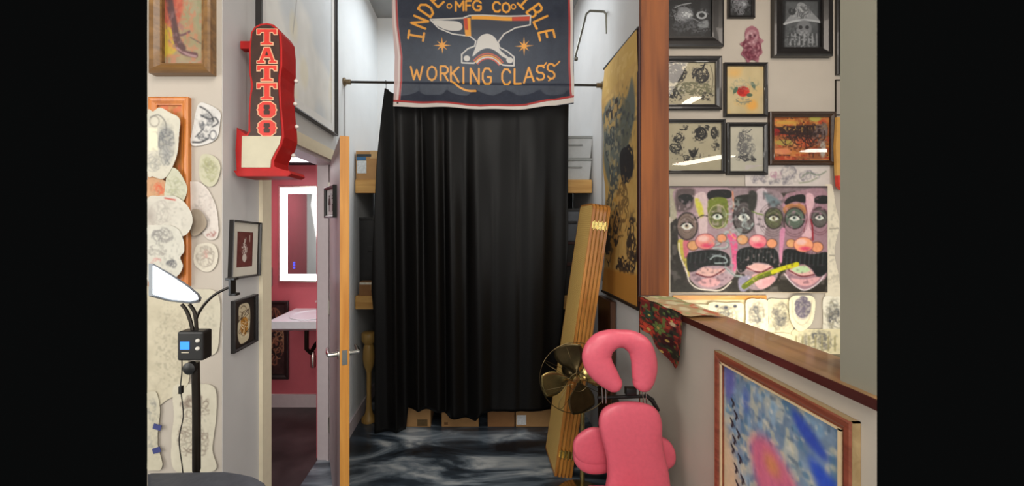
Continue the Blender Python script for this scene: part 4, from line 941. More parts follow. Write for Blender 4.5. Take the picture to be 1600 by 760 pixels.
for k in range(14): cv.line([(1240+k*3.2, 46), (1238+k*3.4, 64)], 1.1, (170, 172, 174) if k % 2 else (60, 62, 62), .8)
cv.blotch(1258, 56, 28, 18, (170, 172, 174), 2.5, .55, .7); cv.blotch(1258, 12, 20, 14, (196, 198, 198), 2.5, .6, .6); cv.blotch(1246, 50, 16, 18, (50, 52, 54), 3, .6, .6)
framed_px('framed_drawing', 'black deep framed grey drawing of a bearded skull in a pointed hat', 'framed picture', 1211, -62, 1303, 87, YR, 15, BLACKF, cv, depth=.045)
# landscape ink frame
cv = Cv(80, 70, (182, 172, 144), 2, 1040, 93, 54); cv.noise(5, 10)
cv.ell(1056, 112, 13, 14, (40, 38, 38), .95).ell(1052, 107, 7, 7, (196, 190, 170)).ell(1050, 106, 2, 2, (40, 38, 38)); cv.scrib(1058, 112, 15, 15, (30, 28, 28), 14, 2)
cv.scrib(1096, 114, 13, 13, (40, 38, 38), 22, 1.6); cv.line([(1084, 118), (1090, 108), (1098, 104), (1103, 96)], 2.4, (30, 28, 28), sm=True); cv.scrib(1086, 136, 34, 10, (110, 108, 84), 26, 1.8, .7); cv.scrib(1052, 142, 10, 9, (40, 38, 36), 14, 1.6); cv.line([(1112, 98), (1116, 120), (1112, 148)], 1.6, (120, 112, 90), sm=True); cv.scrib(1104, 150, 8, 4, (40, 38, 36), 8, 1.4)
for (a, b_, r1, r2, c, th) in ((1056, 108, 24, 22, (36, 34, 34), .5), (1098, 112, 18, 20, (60, 58, 56), .55), (1086, 136, 40, 12, (112, 112, 84), .5), (1054, 146, 20, 14, (44, 42, 40), .52), (1106, 148, 14, 10, (60, 58, 50), .6), (1060, 140, 14, 14, (210, 204, 184), .6)): cv.blotch(a, b_, r1, r2, c, 2.6, th, .85)
framed_px('framed_drawing', 'thick black framed ink drawing on cream paper beside the post, above the beaked sketches', 'framed picture', 1034, 87, 1129, 171, YR, 9, BLACKF, cv, depth=.03)
cv = Cv(60, 80, (198, 182, 142), 2, 1137, 100, 55); cv.noise(6, 14); cv.noise(.4, 24, (214, 178, 112), .5)
cv.ell(1178, 164, 9, 9, (224, 170, 84), .7, soft=4).ell(1150, 112, 12, 8, (214, 176, 110), .6, soft=5)
cv.ell(1164, 142, 10, 8.5, (206, 52, 40), soft=1.2).scrib(1164, 142, 8, 7, (160, 26, 24), 8, 1.2).ell(1152, 140, 3, 6, (76, 104, 84), .9, rot=.5).ell(1180, 132, 3, 6, (96, 116, 100), .8, rot=-.4).ell(1174, 148, 5, 3, (86, 106, 84), .8)
cv.scrib(1166, 130, 18, 10, (150, 150, 130), 8, 1, .5).line([(1153, 156), (1160, 160), (1176, 158)], 2, (130, 128, 110), .7, sm=True)
cv.blotch(1166, 128, 20, 12, (170, 168, 146), 3, .6, .6); cv.blotch(1164, 158, 16, 8, (140, 142, 124), 2.5, .55, .7); cv.blotch(1164, 142, 10, 9, (160, 24, 26), 3, .6, .6); cv.blotch(1150, 138, 8, 12, (110, 128, 106), 3, .6, .6); cv.blotch(1182, 132, 8, 12, (120, 132, 116), 3, .55, .6)
framed_px('framed_drawing', 'thin black framed drawing of a red rose on cream paper', 'framed picture', 1133, 97, 1201, 182, YR, 5, BLACKF, cv, depth=.025)
cv = Cv(90, 78, (186, 176, 148), 2, 1040, 189, 56); cv.noise(5, 10)
for (a, b_, r1, r2, k) in ((1063, 214, 7, 8, 10), (1096, 208, 9, 10, 16), (1118, 206, 5, 8, 12), (1058, 230, 9, 8, 12), (1086, 234, 6, 5, 10), (1120, 226, 7, 4, 8), (1074, 246, 7, 4, 8), (1072, 198, 8, 4, 8), (1106, 198, 7, 4, 6)): cv.scrib(a, b_, r1, r2, (38, 36, 34), k, 1.6)
cv.ell(1098, 206, 7, 8, (32, 30, 30), .8, ring=3).ell(1118, 206, 4, 8, (50, 48, 44), .8, ring=2); cv.poly([(1078, 232), (1086, 238), (1094, 230), (1088, 244), (1082, 244)], (30, 28, 28), sm=True); cv.line([(1060, 254), (1086, 250)], 1.4, (150, 90, 60), .6)
for (a, b_, r1, r2, c, th) in ((1063, 214, 12, 12, (46, 44, 44), .55), (1096, 208, 14, 16, (40, 38, 38), .5), (1119, 208, 8, 14, (60, 58, 54), .55), (1060, 232, 16, 10, (70, 68, 62), .6), (1122, 228, 12, 8, (56, 54, 50), .6), (1086, 244, 40, 8, (90, 84, 72), .7)): cv.blotch(a, b_, r1, r2, c, 2.6, th, .8)
framed_px('framed_drawing', 'black framed sheet of scattered beaked ink sketches with a bright light reflection', 'framed picture', 1036, 186, 1135, 271, YR, 5, BLACKF, cv, depth=.03)
cv = Cv(52, 72, (202, 196, 178), 2, 1142, 196, 57); cv.noise(4, 10); cv.scrib(1163, 222, 8, 20, (96, 94, 94), 24, 1.1, .8); cv.scrib(1172, 232, 10, 12, (120, 118, 116), 14, 1, .7); cv.scrib(1164, 247, 13, 4, (70, 68, 68), 14, 1.3); cv.line([(1162, 204), (1170, 206), (1176, 201)], 1.4, (90, 88, 88), sm=True); cv.scrib(1180, 250, 4, 3, (50, 48, 48), 8, 1.3)
cv.blotch(1166, 226, 15, 28, (110, 108, 108), 2.6, .52, .75); cv.blotch(1166, 246, 18, 7, (70, 68, 68), 2.6, .55, .8)
framed_px('framed_drawing', 'dark framed pencil drawing of a seated figure, below the rose', 'framed picture', 1137, 191, 1201, 273, YR, 6, BLACKF, cv, depth=.025)
cv = Cv(90, 70, (170, 96, 44), 2, 1211, 181, 58); cv.noise(26, 6, sx=2)
cv.noise(.9, 6, (222, 146, 70), .5, sx=2.6).noise(.8, 5, (200, 70, 36), .62, sx=3)
cv.poly([(1211, 198), (1290, 194), (1290, 208), (1240, 210), (1211, 204)], (50, 26, 22), .8, sm=True, soft=2); cv.noise(.8, 3, (66, 30, 24), .72)
for (a, b_, r1, r2, c) in ((1226, 236, 14, 5, (232, 150, 104)), (1230, 222, 16, 5, (190, 170, 80)), (1230, 247, 20, 4, (196, 72, 30)), (1216, 205, 7, 6, (168, 28, 22)), (1232, 190, 20, 3, (214, 170, 74)), (1262, 222, 14, 8, (206, 96, 46)), (1278, 184, 10, 5, (196, 186, 90)), (1292, 202, 6, 12, (120, 104, 98)), (1290, 232, 5, 14, (190, 182, 170))): cv.ell(a, b_, r1, r2, c, .8, soft=1.6)
cv.scrib(1256, 210, 38, 20, (60, 24, 18), 26, 1.5, .7)
cv.blotch(1256, 196, 44, 14, (222, 176, 84), 2.6, .6, .7); cv.blotch(1256, 208, 44, 10, (44, 22, 20), 3.4, .45, .8); cv.blotch(1236, 234, 32, 18, (236, 166, 110), 3, .6, .6); cv.blotch(1286, 212, 14, 24, (150, 132, 128), 2.6, .55, .7); cv.blotch(1270, 232, 26, 16, (120, 40, 20), 3, .65, .6)
framed_px('framed_painting', 'brown framed busy orange and red figure painting', 'painting', 1204, 174, 1308, 258, YR, 8, DBROWN, cv, depth=.03)
# pink creature cut-out
def d20(c):
    c.poly([(1163, 50), (1174, 42), (1184, 48), (1188, 62), (1192, 74), (1186, 90), (1178, 96), (1166, 96), (1159, 84), (1157, 70), (1162, 62)], (150, 96, 106), sm=True)
    c.ell(1175, 57, 9, 10, (176, 132, 138)).ell(1172, 56, 2, 2, (70, 30, 40)).ell(1179, 56, 2, 2, (70, 30, 40)).scrib(1174, 76, 14, 17, (96, 32, 48), 22, 1.6).scrib(1174, 78, 12, 14, (206, 160, 164), 8, 1.3).blotch(1174, 72, 16, 26, (88, 30, 46), 3, .52, .8).blotch(1174, 60, 12, 12, (206, 176, 176), 3, .6, .6)
sk(1154, 38, 1194, 99, [(1166, 44), (1175, 40), (1184, 46), (1187, 58), (1193, 63), (1189, 70), (1191, 82), (1186, 88), (1184, 97), (1175, 93), (1168, 98), (1163, 90), (1157, 84), (1161, 75), (1155, 68), (1163, 62), (1163, 52)], (160, 110, 118), 60, 'pinkish purple cut out creature drawing above the rose picture', d20, group=None, Y=YR)
# long sketch strip
def d21(c):
    for (a, b_, r1, r2) in ((1186, 280, 16, 7), (1232, 270, 12, 11), (1222, 284, 20, 5), (1264, 276, 16, 9), (1206, 284, 14, 4)): c.scrib(a, b_, r1, r2, (110, 106, 116), 14, 1, .8)
    c.line([(1252, 278), (1262, 270), (1278, 274), (1290, 268)], 1.3, (100, 116, 96), sm=True); c.line([(1248, 286), (1264, 284), (1276, 278)], 1.2, (120, 130, 100), sm=True); c.scrib(1212, 274, 10, 7, (170, 120, 140), 8, 1)
sk(1164, 258, 1296, 293, None, (206, 196, 190), 61, 'long pencil sketch strip above the three faces painting', d21, group=None, Y=YR)
# three faces painting
FX0, FY0, FX1, FY1 = 1046, 291, 1293, 458
cv = Cv(FX1-FX0, FY1-FY0, (66, 62, 56), 1.8, FX0, FY0, 62)
def Z3(pts): return [(1040+x/4, 280+y/4) for x, y in pts]
def Z4(pts): return [(1170+x/4, 280+y/4) for x, y in pts]
cv.noise(6, 10)
LIL = (168, 146, 152); PK = (206, 128, 140); DK = (44, 42, 42); GRN = (140, 140, 64); TEAL = (132, 142, 132)
# upper band and heads
cv.poly([(1046, 291), (1293, 291), (1293, 302), (1240, 300), (1200, 305), (1160, 298), (1100, 304), (1062, 302), (1056, 312), (1046, 300)], (132, 116, 120), soft=2)
cv.noise(.35, 8, (156, 150, 150), .6)
cv.poly([(1046, 295), (1056, 296), (1058, 340), (1047, 350)], (170, 164, 146), soft=1)
cv.poly(Z3([(70, 60), (400, 60), (430, 330), (440, 560), (400, 640), (300, 690), (200, 670), (130, 590), (100, 500), (80, 380), (70, 200)]), LIL, sm=True)
cv.poly(Z3([(80, 380), (120, 400), (150, 600), (130, 580), (100, 500), (78, 440)]), (190, 176, 92), sm=True)
cv.poly(Z3([(110, 390), (150, 390), (140, 470), (120, 490)]), (196, 120, 130), sm=True)
cv.line(Z3([(84, 400), (92, 480), (130, 570), (150, 640), (200, 680), (270, 692), (350, 690), (410, 640)]), 2.2, (214, 206, 196), sm=True)
cv.poly(Z3([(70, 70), (175, 60), (180, 120), (160, 190), (70, 200)]), (104, 92, 92), .8, sm=True, soft=3)
cv.poly(Z3([(80, 110), (120, 95), (170, 108), (160, 145), (120, 160), (90, 140)]), DK, sm=True)
cv.poly(Z3([(180, 110), (250, 90), (262, 230), (255, 350), (215, 350), (205, 240)]), (200, 180, 180), sm=True).poly(Z3([(185, 120), (220, 140), (240, 220), (215, 240), (190, 180)]), (196, 190, 92), .8, sm=True, soft=2)
cv.poly(Z3([(262, 90), (300, 70), (400, 72), (404, 118), (330, 118), (272, 130)]), DK, sm=True)
cv.poly(Z3([(270, 130), (370, 118), (392, 180), (380, 290), (310, 300), (268, 230)]), (122, 132, 64), sm=True)
def eye(cx, cy, rx, ry, rot=0, c1=(124, 124, 112), c2=(176, 176, 160), pup=(208, 208, 200)):
    cv.ell(cx, cy, rx, ry, (60, 56, 54), 1, rot, 1.5).ell(cx, cy, rx*.88, ry*.9, c1, 1, rot, 1.5)
    cv.ell(cx, cy-ry*.35, rx*.66, ry*.42, tuple(v*.82 for v in c1), .9, rot, 2)
    for q in (.5, .68, .82): cv.line([(cx-rx*q*.9, cy+ry*.12), (cx-rx*q*.5, cy+ry*q*.85), (cx+rx*q*.5, cy+ry*q*.85), (cx+rx*q*.9, cy+ry*.1)], 1, (84, 80, 74), .6, sm=True)
    cv.poly([(cx-rx*.55, cy), (cx-rx*.2, cy-ry*.2), (cx+rx*.25, cy-ry*.18), (cx+rx*.55, cy+ry*.04), (cx+rx*.15, cy+ry*.24), (cx-rx*.25, cy+ry*.22)], pup, 1, sm=True)
    cv.ell(cx-rx*.02, cy, rx*.2, ry*.16, c2).ell(cx-rx*.05, cy-ry*.04, rx*.1, ry*.08, (40, 40, 40))
    cv.line([(cx-rx*.62, cy-ry*.02), (cx-rx*.2, cy-ry*.26), (cx+rx*.25, cy-ry*.24), (cx+rx*.6, cy+ry*.04)], 1.6, (48, 46, 44), .9, sm=True)
    cv.line([(cx-rx*.6, cy-ry*.3), (cx, cy-ry*.62), (cx+rx*.6, cy-ry*.28)], 1, (200, 190, 176), .4, sm=True)
eye(*Z3([(135, 295)])[0], 17, 22, 0, (142, 124, 116), (176, 160, 140)); eye(*Z3([(325, 235)])[0], 15, 19, 0, (124, 130, 84), (150, 166, 150))
cv.ell(*Z3([(325, 235)])[0], 14, 18, (196, 196, 140), 1, ring=1.2)
cv.line(Z3([(200, 245), (230, 228), (262, 232)]), 1.3, DK, sm=True)
# second face
cv.poly(Z3([(420, 70), (560, 80)])+Z4([(60, 60), (210, 100), (215, 300), (205, 400), (190, 560), (160, 640), (80, 690), (0, 680)])+Z3([(500, 600), (440, 560), (430, 330)]), (150, 134, 138), sm=True)
cv.line(Z3([(418, 80), (424, 160), (420, 200)]), 2, (206, 140, 110), sm=True)
cv.poly(Z3([(430, 120), (480, 100), (560, 105), (560, 170), (500, 150), (440, 165)]), (58, 58, 54), sm=True)
eye(*Z3([(490, 240)])[0], 18, 26, 0, (112, 106, 106), (164, 166, 160)); 
cv.poly(Z4([(45, 80), (110, 70), (120, 220), (95, 350), (50, 350), (30, 220)]), (190, 176, 180), sm=True)
cv.poly(Z4([(0, 80), (50, 90), (40, 190), (0, 190)]), (70, 70, 66), .8, sm=True, soft=2)
eye(*Z4([(155, 245)])[0], 15, 17, 0, (116, 120, 92), (176, 180, 120))
for k in range(3): cv.ell(*Z4([(150, 255)])[0], 16+k*3, 19+k*3.5, (96, 84, 84), .6, ring=.8)
cv.line(Z3([(535, 200), (570, 215)])+Z4([(50, 215), (90, 225)]), 1.6, (120, 140, 80), sm=True)
# smoke wisps
for pts in ([(470, 215), (500, 240), (480, 290), (520, 310), (545, 280)], [(380, 330), (350, 370), (390, 400), (370, 430), (300, 430)], [(280, 490), (310, 480), (380, 490), (370, 530), (300, 520), (285, 500)], [(370, 550), (430, 600), (480, 610), (500, 660), (470, 690)], [(390, 330), (420, 360), (460, 370)], [(300, 370), (340, 400), (280, 420)]):
    cv.line(Z3(pts), 3.4, (168, 176, 174), .8, sm=True, soft=1.5); cv.line(Z3([(x+6, y+5) for x, y in pts]), 1, (90, 98, 98), .7, sm=True)
cv.poly(Z3([(455, 620), (520, 600), (540, 640), (500, 700), (460, 690)]), (142, 138, 156), .8, sm=True, soft=2)
cv.poly(Z4([(90, 80), (160, 110), (200, 150), (150, 180), (110, 140)]), (120, 132, 136), .7, sm=True, soft=3)
# third face
cv.poly(Z4([(215, 120), (300, 80), (490, 90), (490, 560), (440, 640), (360, 690), (290, 670), (230, 590), (215, 420), (225, 300)]), (156, 128, 136), sm=True)
cv.line(Z4([(222, 590), (260, 640), (310, 680), (360, 690), (430, 650), (470, 590), (482, 500)]), 2, (206, 196, 200), sm=True)
cv.poly(Z4([(225, 140), (260, 110), (340, 98), (350, 150), (290, 140), (230, 160)]), DK, sm=True).poly(Z4([(405, 125), (440, 105), (490, 110), (490, 150), (450, 155), (415, 150)]), DK, sm=True)
cv.poly(Z4([(220, 170), (300, 150), (345, 170), (350, 220), (230, 220)]), (180, 132, 92), .8, sm=True)
cv.poly(Z4([(355, 100), (400, 100), (405, 160), (380, 240), (392, 360), (330, 360), (355, 250)]), (206, 172, 178), sm=True)
cv.line(Z4([(385, 250), (395, 300), (398, 380)]), 2.2, (150, 44, 56), sm=True).line(Z4([(352, 160), (362, 240), (340, 330)]), 1.2, (110, 60, 70), sm=True)
eye(*Z4([(285, 245)])[0], 16, 17, 0, (110, 124, 112), (146, 164, 156)); eye(*Z4([(440, 240)])[0], 13, 16, 0, (116, 112, 110), (150, 158, 152))
for k in range(2): cv.ell(*Z4([(285, 265)])[0], 17+k*3, 20+k*4, (96, 70, 76), .6, ring=.8)
for k in range(2): cv.ell(*Z4([(440, 262)])[0], 14+k*2.5, 18+k*3.5, (100, 60, 70), .6, ring=.8)
# pink strips between faces
cv.poly(Z3([(385, 350), (430, 340), (450, 400), (440, 560), (420, 560), (410, 430)]), (206, 108, 142), sm=True).poly(Z4([(195, 320), (225, 310), (215, 420), (205, 520), (190, 500), (190, 400)]), (196, 140, 164), sm=True)
cv.line(Z3([(400, 330), (430, 370), (460, 375)]), 2, (220, 150, 120), sm=True)
# moustaches
def stache(pts, hl):
    cv.poly(pts, (48, 50, 50), sm=True)
    xs = [p[0] for p in pts]; ys = [p[1] for p in pts]; x0, x1, y0, y1 = min(xs)+3, max(xs)-3, min(ys)+3, max(ys)-4
    for k in range(hl):
        x = x0+(x1-x0)*k/hl; cv.line([(x, y0+2), (x-1, y0+8), (x-2, (y0+y1)/2+4)], .9, (112, 122, 122) if k % 2 else (26, 28, 28), .7, sm=True)
stache(Z3([(135, 480), (170, 455), (300, 440), (390, 470), (400, 540), (330, 540), (240, 545), (180, 575), (140, 570)]), 16)
stache(Z3([(450, 450), (540, 420)])+Z4([(60, 430), (160, 435), (186, 500), (180, 570), (120, 530), (60, 520)])+Z3([(540, 530), (480, 580), (450, 560)]), 20)
stache(Z4([(215, 450), (290, 440), (390, 470), (490, 460), (490, 570), (430, 610), (390, 560), (330, 530), (240, 560), (215, 580)]), 18)
cv.line(Z3([(280, 500), (310, 480), (370, 490), (380, 520), (310, 525)]), 2.6, (150, 160, 160), .9, sm=True)
# noses
def nose(c0, r0, c1, r1, c2, r2, a=(216, 140, 146)):
    for (c, r_, col) in ((c1, r1, (206, 160, 120)), (c2, r2, (214, 154, 120))): cv.ell(c[0], c[1], r_*1.15, r_, (90, 60, 56)).ell(c[0], c[1], r_*1.05, r_*.9, col)
    cv.ell(c0[0], c0[1], r0*1.3, r0, (120, 60, 70)).ell(c0[0], c0[1], r0*1.24, r0*.94, a).ell(c0[0]-r0*.3, c0[1]-r0*.35, r0*.7, r0*.4, (222, 184, 176), .8, soft=2).ell(c0[0]+r0*.2, c0[1]+r0*.5, r0*.8, r0*.3, (206, 90, 116), .7, soft=2)
nose(Z3([(250, 390)])[0], 12.5, Z3([(172, 415)])[0], 8, Z3([(350, 370)])[0], 7, (214, 148, 138))
nose(Z4([(55, 390)])[0], 11, Z3([(480, 378)])[0], 8, Z4([(142, 402)])[0], 7.5)
nose(Z4([(340, 410)])[0], 12, Z4([(262, 402)])[0], 7, Z4([(425, 425)])[0], 8.5, (222, 160, 128))
# mouths
for up, lo in ((Z3([(190, 590), (240, 550), (300, 560), (370, 560), (350, 590), (270, 605)]), Z3([(200, 640), (270, 615), (340, 630), (320, 665), (250, 672)])),
               (Z3([(500, 550), (550, 530)])+Z4([(50, 525), (150, 545), (100, 575), (20, 575)]), Z4([(20, 600), (110, 590), (165, 620), (120, 670), (60, 680)])),
               (Z4([(250, 570), (300, 545), (350, 535), (405, 595), (350, 610), (290, 600)]), Z4([(260, 620), (340, 625), (440, 610), (400, 655), (330, 665)]))):
    cv.poly(up, (206, 170, 164), sm=True).poly(lo, (200, 158, 160), sm=True).line([up[0], ((up[0][0]+up[3][0])/2, up[-1][1]+1.5), up[3]], 1.6, (92, 36, 46), sm=True)
cv.poly(Z4([(265, 565), (300, 548), (350, 540), (380, 570), (340, 585), (300, 585)]), (176, 196, 160), .9, sm=True)
# joint
cv.line(Z4([(-30, 670), (60, 610), (150, 580)]), 8, (106, 116, 40), sm=True).line(Z4([(150, 582), (200, 560), (270, 540), (300, 530)]), 7, (190, 186, 40), sm=True).line(Z4([(-20, 655), (60, 600), (200, 548)]), 1.6, (170, 172, 70), .8, sm=True)
cv.line(Z4([(60, 625), (150, 596), (250, 560)]), 1.4, (60, 62, 26), .7, sm=True); cv.line([(1047, 292), (1292, 293)], 1.6, (60, 52, 52))
for (a, b_, r1, r2, c, th, al_) in ((1100, 330, 70, 36, (196, 176, 182), .66, .5), (1180, 330, 60, 36, (70, 64, 66), .66, .5), (1250, 330, 50, 40, (196, 150, 170), .68, .5), (1110, 420, 70, 34, (90, 74, 84), .68, .45), (1190, 420, 60, 34, (216, 190, 190), .7, .45), (1256, 420, 44, 34, (100, 80, 92), .7, .45), (1150, 345, 24, 40, (178, 188, 186), .55, .55), (1130, 395, 30, 40, (150, 156, 160), .66, .6)): cv.blotch(a, b_, r1, r2, c, 4, th, al_)
cv.line([(1046.5, 340), (1046.5, 458)], 2.5, (206, 196, 180)); cv.line([(1046, 457.5), (1293, 457.5)], 2, (206, 190, 170))
cv.noise(6, 2.5).blur(.35); cv.a = np.clip((cv.a-118)*1.28+106, 12, 240)
sheet_px('faces_painting', 'wide unframed painting of three moustached smoking faces', 'painting', FX0, FY0, FX1, FY1, YR, cv, None, .012, None, .001, ART)
# sheets to the right and below it
WG = 'sketch sheets around the faces painting'
sk(1288, 288, 1322, 480, [(1289, 290), (1300, 290), (1305, 320), (1311, 350), (1306, 378), (1304, 398), (1310, 430), (1313, 462), (1308, 478), (1290, 478)], (222, 212, 190), 63, 'tall curling paper strips right of the faces painting', lambda c: (c.line([(1296, 358), (1310, 357)], 1, (120, 112, 100)), c.line([(1296, 399), (1310, 400)], 1, (120, 112, 100)), c.scrib(1300, 440, 6, 14, (176, 166, 146), 8, 1, .6)), .006, WG, YR)
cv = Cv(140, 90, (216, 200, 160), 1.3, 1060, 466, 64); cv.noise(10, 6)
framed_px('pin_board', 'orange wood framed board of sketches below the faces painting', 'pin board', 1052, 462, 1198, 560, YR, 7, wood('amber board frame', (206, 140, 66), (226, 164, 90), 'X', 20, .4), cv, glass=False, depth=.012)
lower = [(1058, 474, 1112, 520, 'sheet nearest the floral cloth below the faces painting', (212, 206, 176)), (1106, 472, 1162, 530, 'small pinned sketch sheet with three dark eyes below the faces painting', (224, 214, 180)),
         (1164, 466, 1200, 524, 'pointed leaf sketch hanging over the board corner', (222, 212, 184)), (1198, 466, 1240, 530, 'dark feather sketch just right of the orange board', (216, 206, 174)),
         (1284, 462, 1322, 530, 'bright pale sheet beside the pillar edge', (228, 222, 204)), (1150, 520, 1240, 566, 'wide faint sketch sheet low above the cap board', (222, 210, 176)), (1236, 512, 1322, 556, 'low sheet of building sketches above the dark ledge', (218, 208, 172))]
for k, (a, b_, c_, d_, lb, bg) in enumerate(lower):
    def dd(c, a=a, b_=b_, c_=c_, d_=d_, k=k):
        w_, h_ = c_-a, d_-b_
        c.blotch(a+w_*.5, b_+h_*.5, w_*.5, h_*.5, (150, 144, 120), 3, .58, .7); c.blotch(a+w_*.5, b_+h_*.45, w_*.3, h_*.36, (92, 92, 88), 2.4, .62, .7)
        c.scrib(a+w_*.5, b_+h_*.45, w_*.32, h_*.34, (128, 122, 112), 22, 1.2, .75); c.scrib(a+w_*.5, b_+h_*.45, w_*.2, h_*.24, (84, 84, 88), 10, 1.4, .7)
        if k == 1:
            for q in range(3): c.ell(1120+q*14, 479+2*(q % 2), 3, 2.4, (60, 62, 76), .9)
        if k == 6:
            for q in range(7): c.line([(a+8+q*10, b_+14), (a+8+q*10, b_+36)], 2.4, (150, 140, 100), .7)
    w_, h_ = c_-a, d_-b_; rs = random.Random(k)
    clip = [(a+w_*(.5+.49*math.cos(t)*(1+.0*rs.random()))*1.0, b_+h_*(.5+.49*math.sin(t))) for t in np.linspace(0, 2*PI, 9)[:-1]]
    clip = [(a+w_*u+(rs.random()-.5)*3, b_+h_*v+(rs.random()-.5)*3) for u, v in ((.04, .06), (.5, .03), (.96, .08), (.97, .5), (.92, .93), (.5, .97), (.06, .92), (.03, .5))]
    sk(a, b_, c_, d_, clip, bg, 70+k, lb, dd, .016+.002*k if c_ <= 1200 or k == 5 else .004+.002*k, WG, YR, .002)
sk(1230, 462, 1274, 522, [(1236, 464), (1270, 464), (1272, 490), (1266, 508), (1250, 518), (1238, 508), (1233, 490)], (228, 220, 190), 90, 'shield shaped cut out drawing with purple shading below the faces painting',
   lambda c: (c.ell(1254, 482, 11, 17, (150, 140, 146), .9, soft=3), c.scrib(1254, 480, 12, 16, (96, 88, 104), 24, 1.5), c.line([(1238, 470), (1240, 496), (1252, 508), (1264, 498), (1268, 470)], 1.2, (190, 180, 150), sm=True)), .026, WG, YR, .002)
# hanging board with red end, half frames behind pillar, ledge
m = MB(); m.prism([(XX(a, YR)-XX(1307, YR), ZZ(b_, YR)-ZZ(240, YR)) for a, b_ in ((1298, 186), (1320, 186), (1320, 276), (1297, 276), (1296, 230))], -.02, 0, 'XZ', .002)
bd = thing('hanging_paddle', 'flat tan wooden board with a red end hanging beside the pillar', 'board', (XX(1307, YR), YR-.032, ZZ(240, YR)))
m.build('board', plain('tan board', (196, 148, 76), .5, var=.06), bd)
m = MB(); m.prism([(XX(a, YR)-XX(1307, YR), ZZ(b_, YR)-ZZ(240, YR)) for a, b_ in ((1298, 276), (1314, 276), (1314, 294), (1304, 298), (1299, 292))], -.024, 0.001, 'XZ', .002); m.build('red_end', plain('red paint', (196, 52, 36), .4), bd)
cv = Cv(60, 100, (60, 56, 52), 1, seed=91); cv.noise(10, 8)
framed_px('framed_picture', 'dark framed picture mostly hidden behind the pillar at the top', 'framed picture', 1309, -40, 1348, 116, YR, 5, BLACKF, cv)
cv = Cv(60, 60, (188, 180, 170), 1, seed=92)
framed_px('framed_picture', 'thin edged picture mostly hidden behind the pillar above the orange painting', 'framed picture', 1306.5, 124, 1340, 180, YR, 1.6, DARKM, cv, depth=.012)
m = MB(); m.box(1.15, 2.76, 2.68, 2.899, .60, .64, .003)
m2 = thing('wall_ledge', 'narrow dark ledge on the side room wall below the sketches', 'shelf', (0, 0, 0)); m.build('ledge_board', DBROWN, m2)
for x_ in (1.4, 2.0, 2.6):
    m = MB(); m.prism([(2.899, .60), (2.899, .45), (2.87, .45), (2.72, .585), (2.72, .60)], x_-.012, x_+.012, 'YZ'); m.build('bracket', DBROWN, m2)

# ------------------------------------------------------------------ side room lamps (their reflections show in the picture glass)
TUBE = emit('fluorescent', (255, 250, 236), 26)
def fixture(loc, ln, wd, rz, label):
    t = thing('ceiling_fixture', label, 'lamp', loc, rz, 'side room ceiling lamps')
    m = MB(); m.box(-ln/2, ln/2, -wd/2, wd/2, 0, .03, .004); m.build('housing', GREYM, t)
    m = MB(); m.box(-ln/2+.01, ln/2-.01, -wd/2+.01, wd/2-.01, -.012, .001, .003); m.build('diffuser', TUBE, t)
    for s_ in (-1, 1):
        m = MB(); m.tube([(s_*ln*.4, 0, .03), (s_*ln*.4, 0, CZ-loc[2])], .003, 6); m.build('suspension', GREYM, t)
fixture((3.12, .52, 2.5), .80, .26, math.atan2(.67, .23), 'suspended lamp nearest the half wall in the side room')
fixture((3.95, 1.42, 2.46), .42, .16, 0, 'suspended lamp furthest right in the side room')
fixture((3.08, .34, 3.38), .16, .3, 0, 'small square lamp close under the side room ceiling')

# ------------------------------------------------------------------ cloud painting on the half wall
cv = Cv(230, 260, (122, 146, 168), 1.3, seed=95)
cv.noise(14, 20).noise(.75, 22, (196, 198, 182), .48).noise(.7, 10, (78, 124, 158), .6).noise(.65, 9, (210, 204, 172), .66).noise(.6, 13, (140, 176, 204), .6).noise(.6, 7, (222, 218, 200), .74).noise(.6, 8, (70, 96, 120), .76)
def patch(pts, c, al, px):
    sv = cv.a.copy(); cv.poly(pts, c, 1, sm=True); al_ = np.abs(cv.a-sv).sum(-1, keepdims=True) > 1
    q = Cv(230, 260, 0, 1.3); q.a[:] = al_*1.0; q.blur(px); cv.a = sv*(1-q.a*al)+np.array(c, float)*q.a*al
patch([(150, 14), (176, 24), (206, 48), (190, 52), (160, 36)], (40, 72, 180), .9, 4)
patch([(176, 60), (206, 66), (222, 74), (222, 100), (196, 96)], (34, 76, 200), .9, 5)
patch([(4, 4), (30, 14), (26, 44), (12, 60), (4, 40)], (88, 84, 170), .7, 5)
patch([(52, 26), (64, 28), (62, 60), (52, 56)], (70, 96, 180), .6, 4)
patch([(0, 96), (20, 128), (44, 176), (58, 262), (-4, 262)], (228, 196, 156), .9, 9)
patch([(70, 92), (104, 76), (136, 92), (164, 118), (166, 150), (142, 186), (112, 196), (88, 160), (74, 128)], (222, 98, 132), .85, 7)
patch([(92, 170), (130, 160), (152, 196), (148, 262), (100, 262), (84, 210)], (226, 140, 160), .8, 8)
patch([(98, 100), (118, 96), (128, 112), (108, 120)], (228, 164, 66), .6, 6)
cv.noise(5, 3)
for (x_, y_) in ((22, 54), (30, 70), (20, 86), (36, 96), (26, 110), (22, 126), (40, 132), (30, 152), (46, 160), (34, 176), (54, 190), (42, 206)):
    cv.line([(x_, y_), (x_+5, y_+5), (x_+3, y_+11)], 3.6, (24, 26, 34), .9, sm=True).line([(x_+6, y_+2), (x_+9, y_+8)], 2, (40, 48, 60), .8)
cv.blur(.6)
FD = .024; xw = XR-FD
ya, yb = XR*600/(1345-CX), xw*600/(1115-CX)
RWF = wood('reddish brown frame', (112, 56, 38), (150, 82, 58), 'X', 26, .35)
TANF = wood('tan outer frame edge', (150, 124, 84), (176, 150, 108), 'X', 20, .4)
fw = yb-ya; ztop = CAMZ-(548-CY)/600*yb
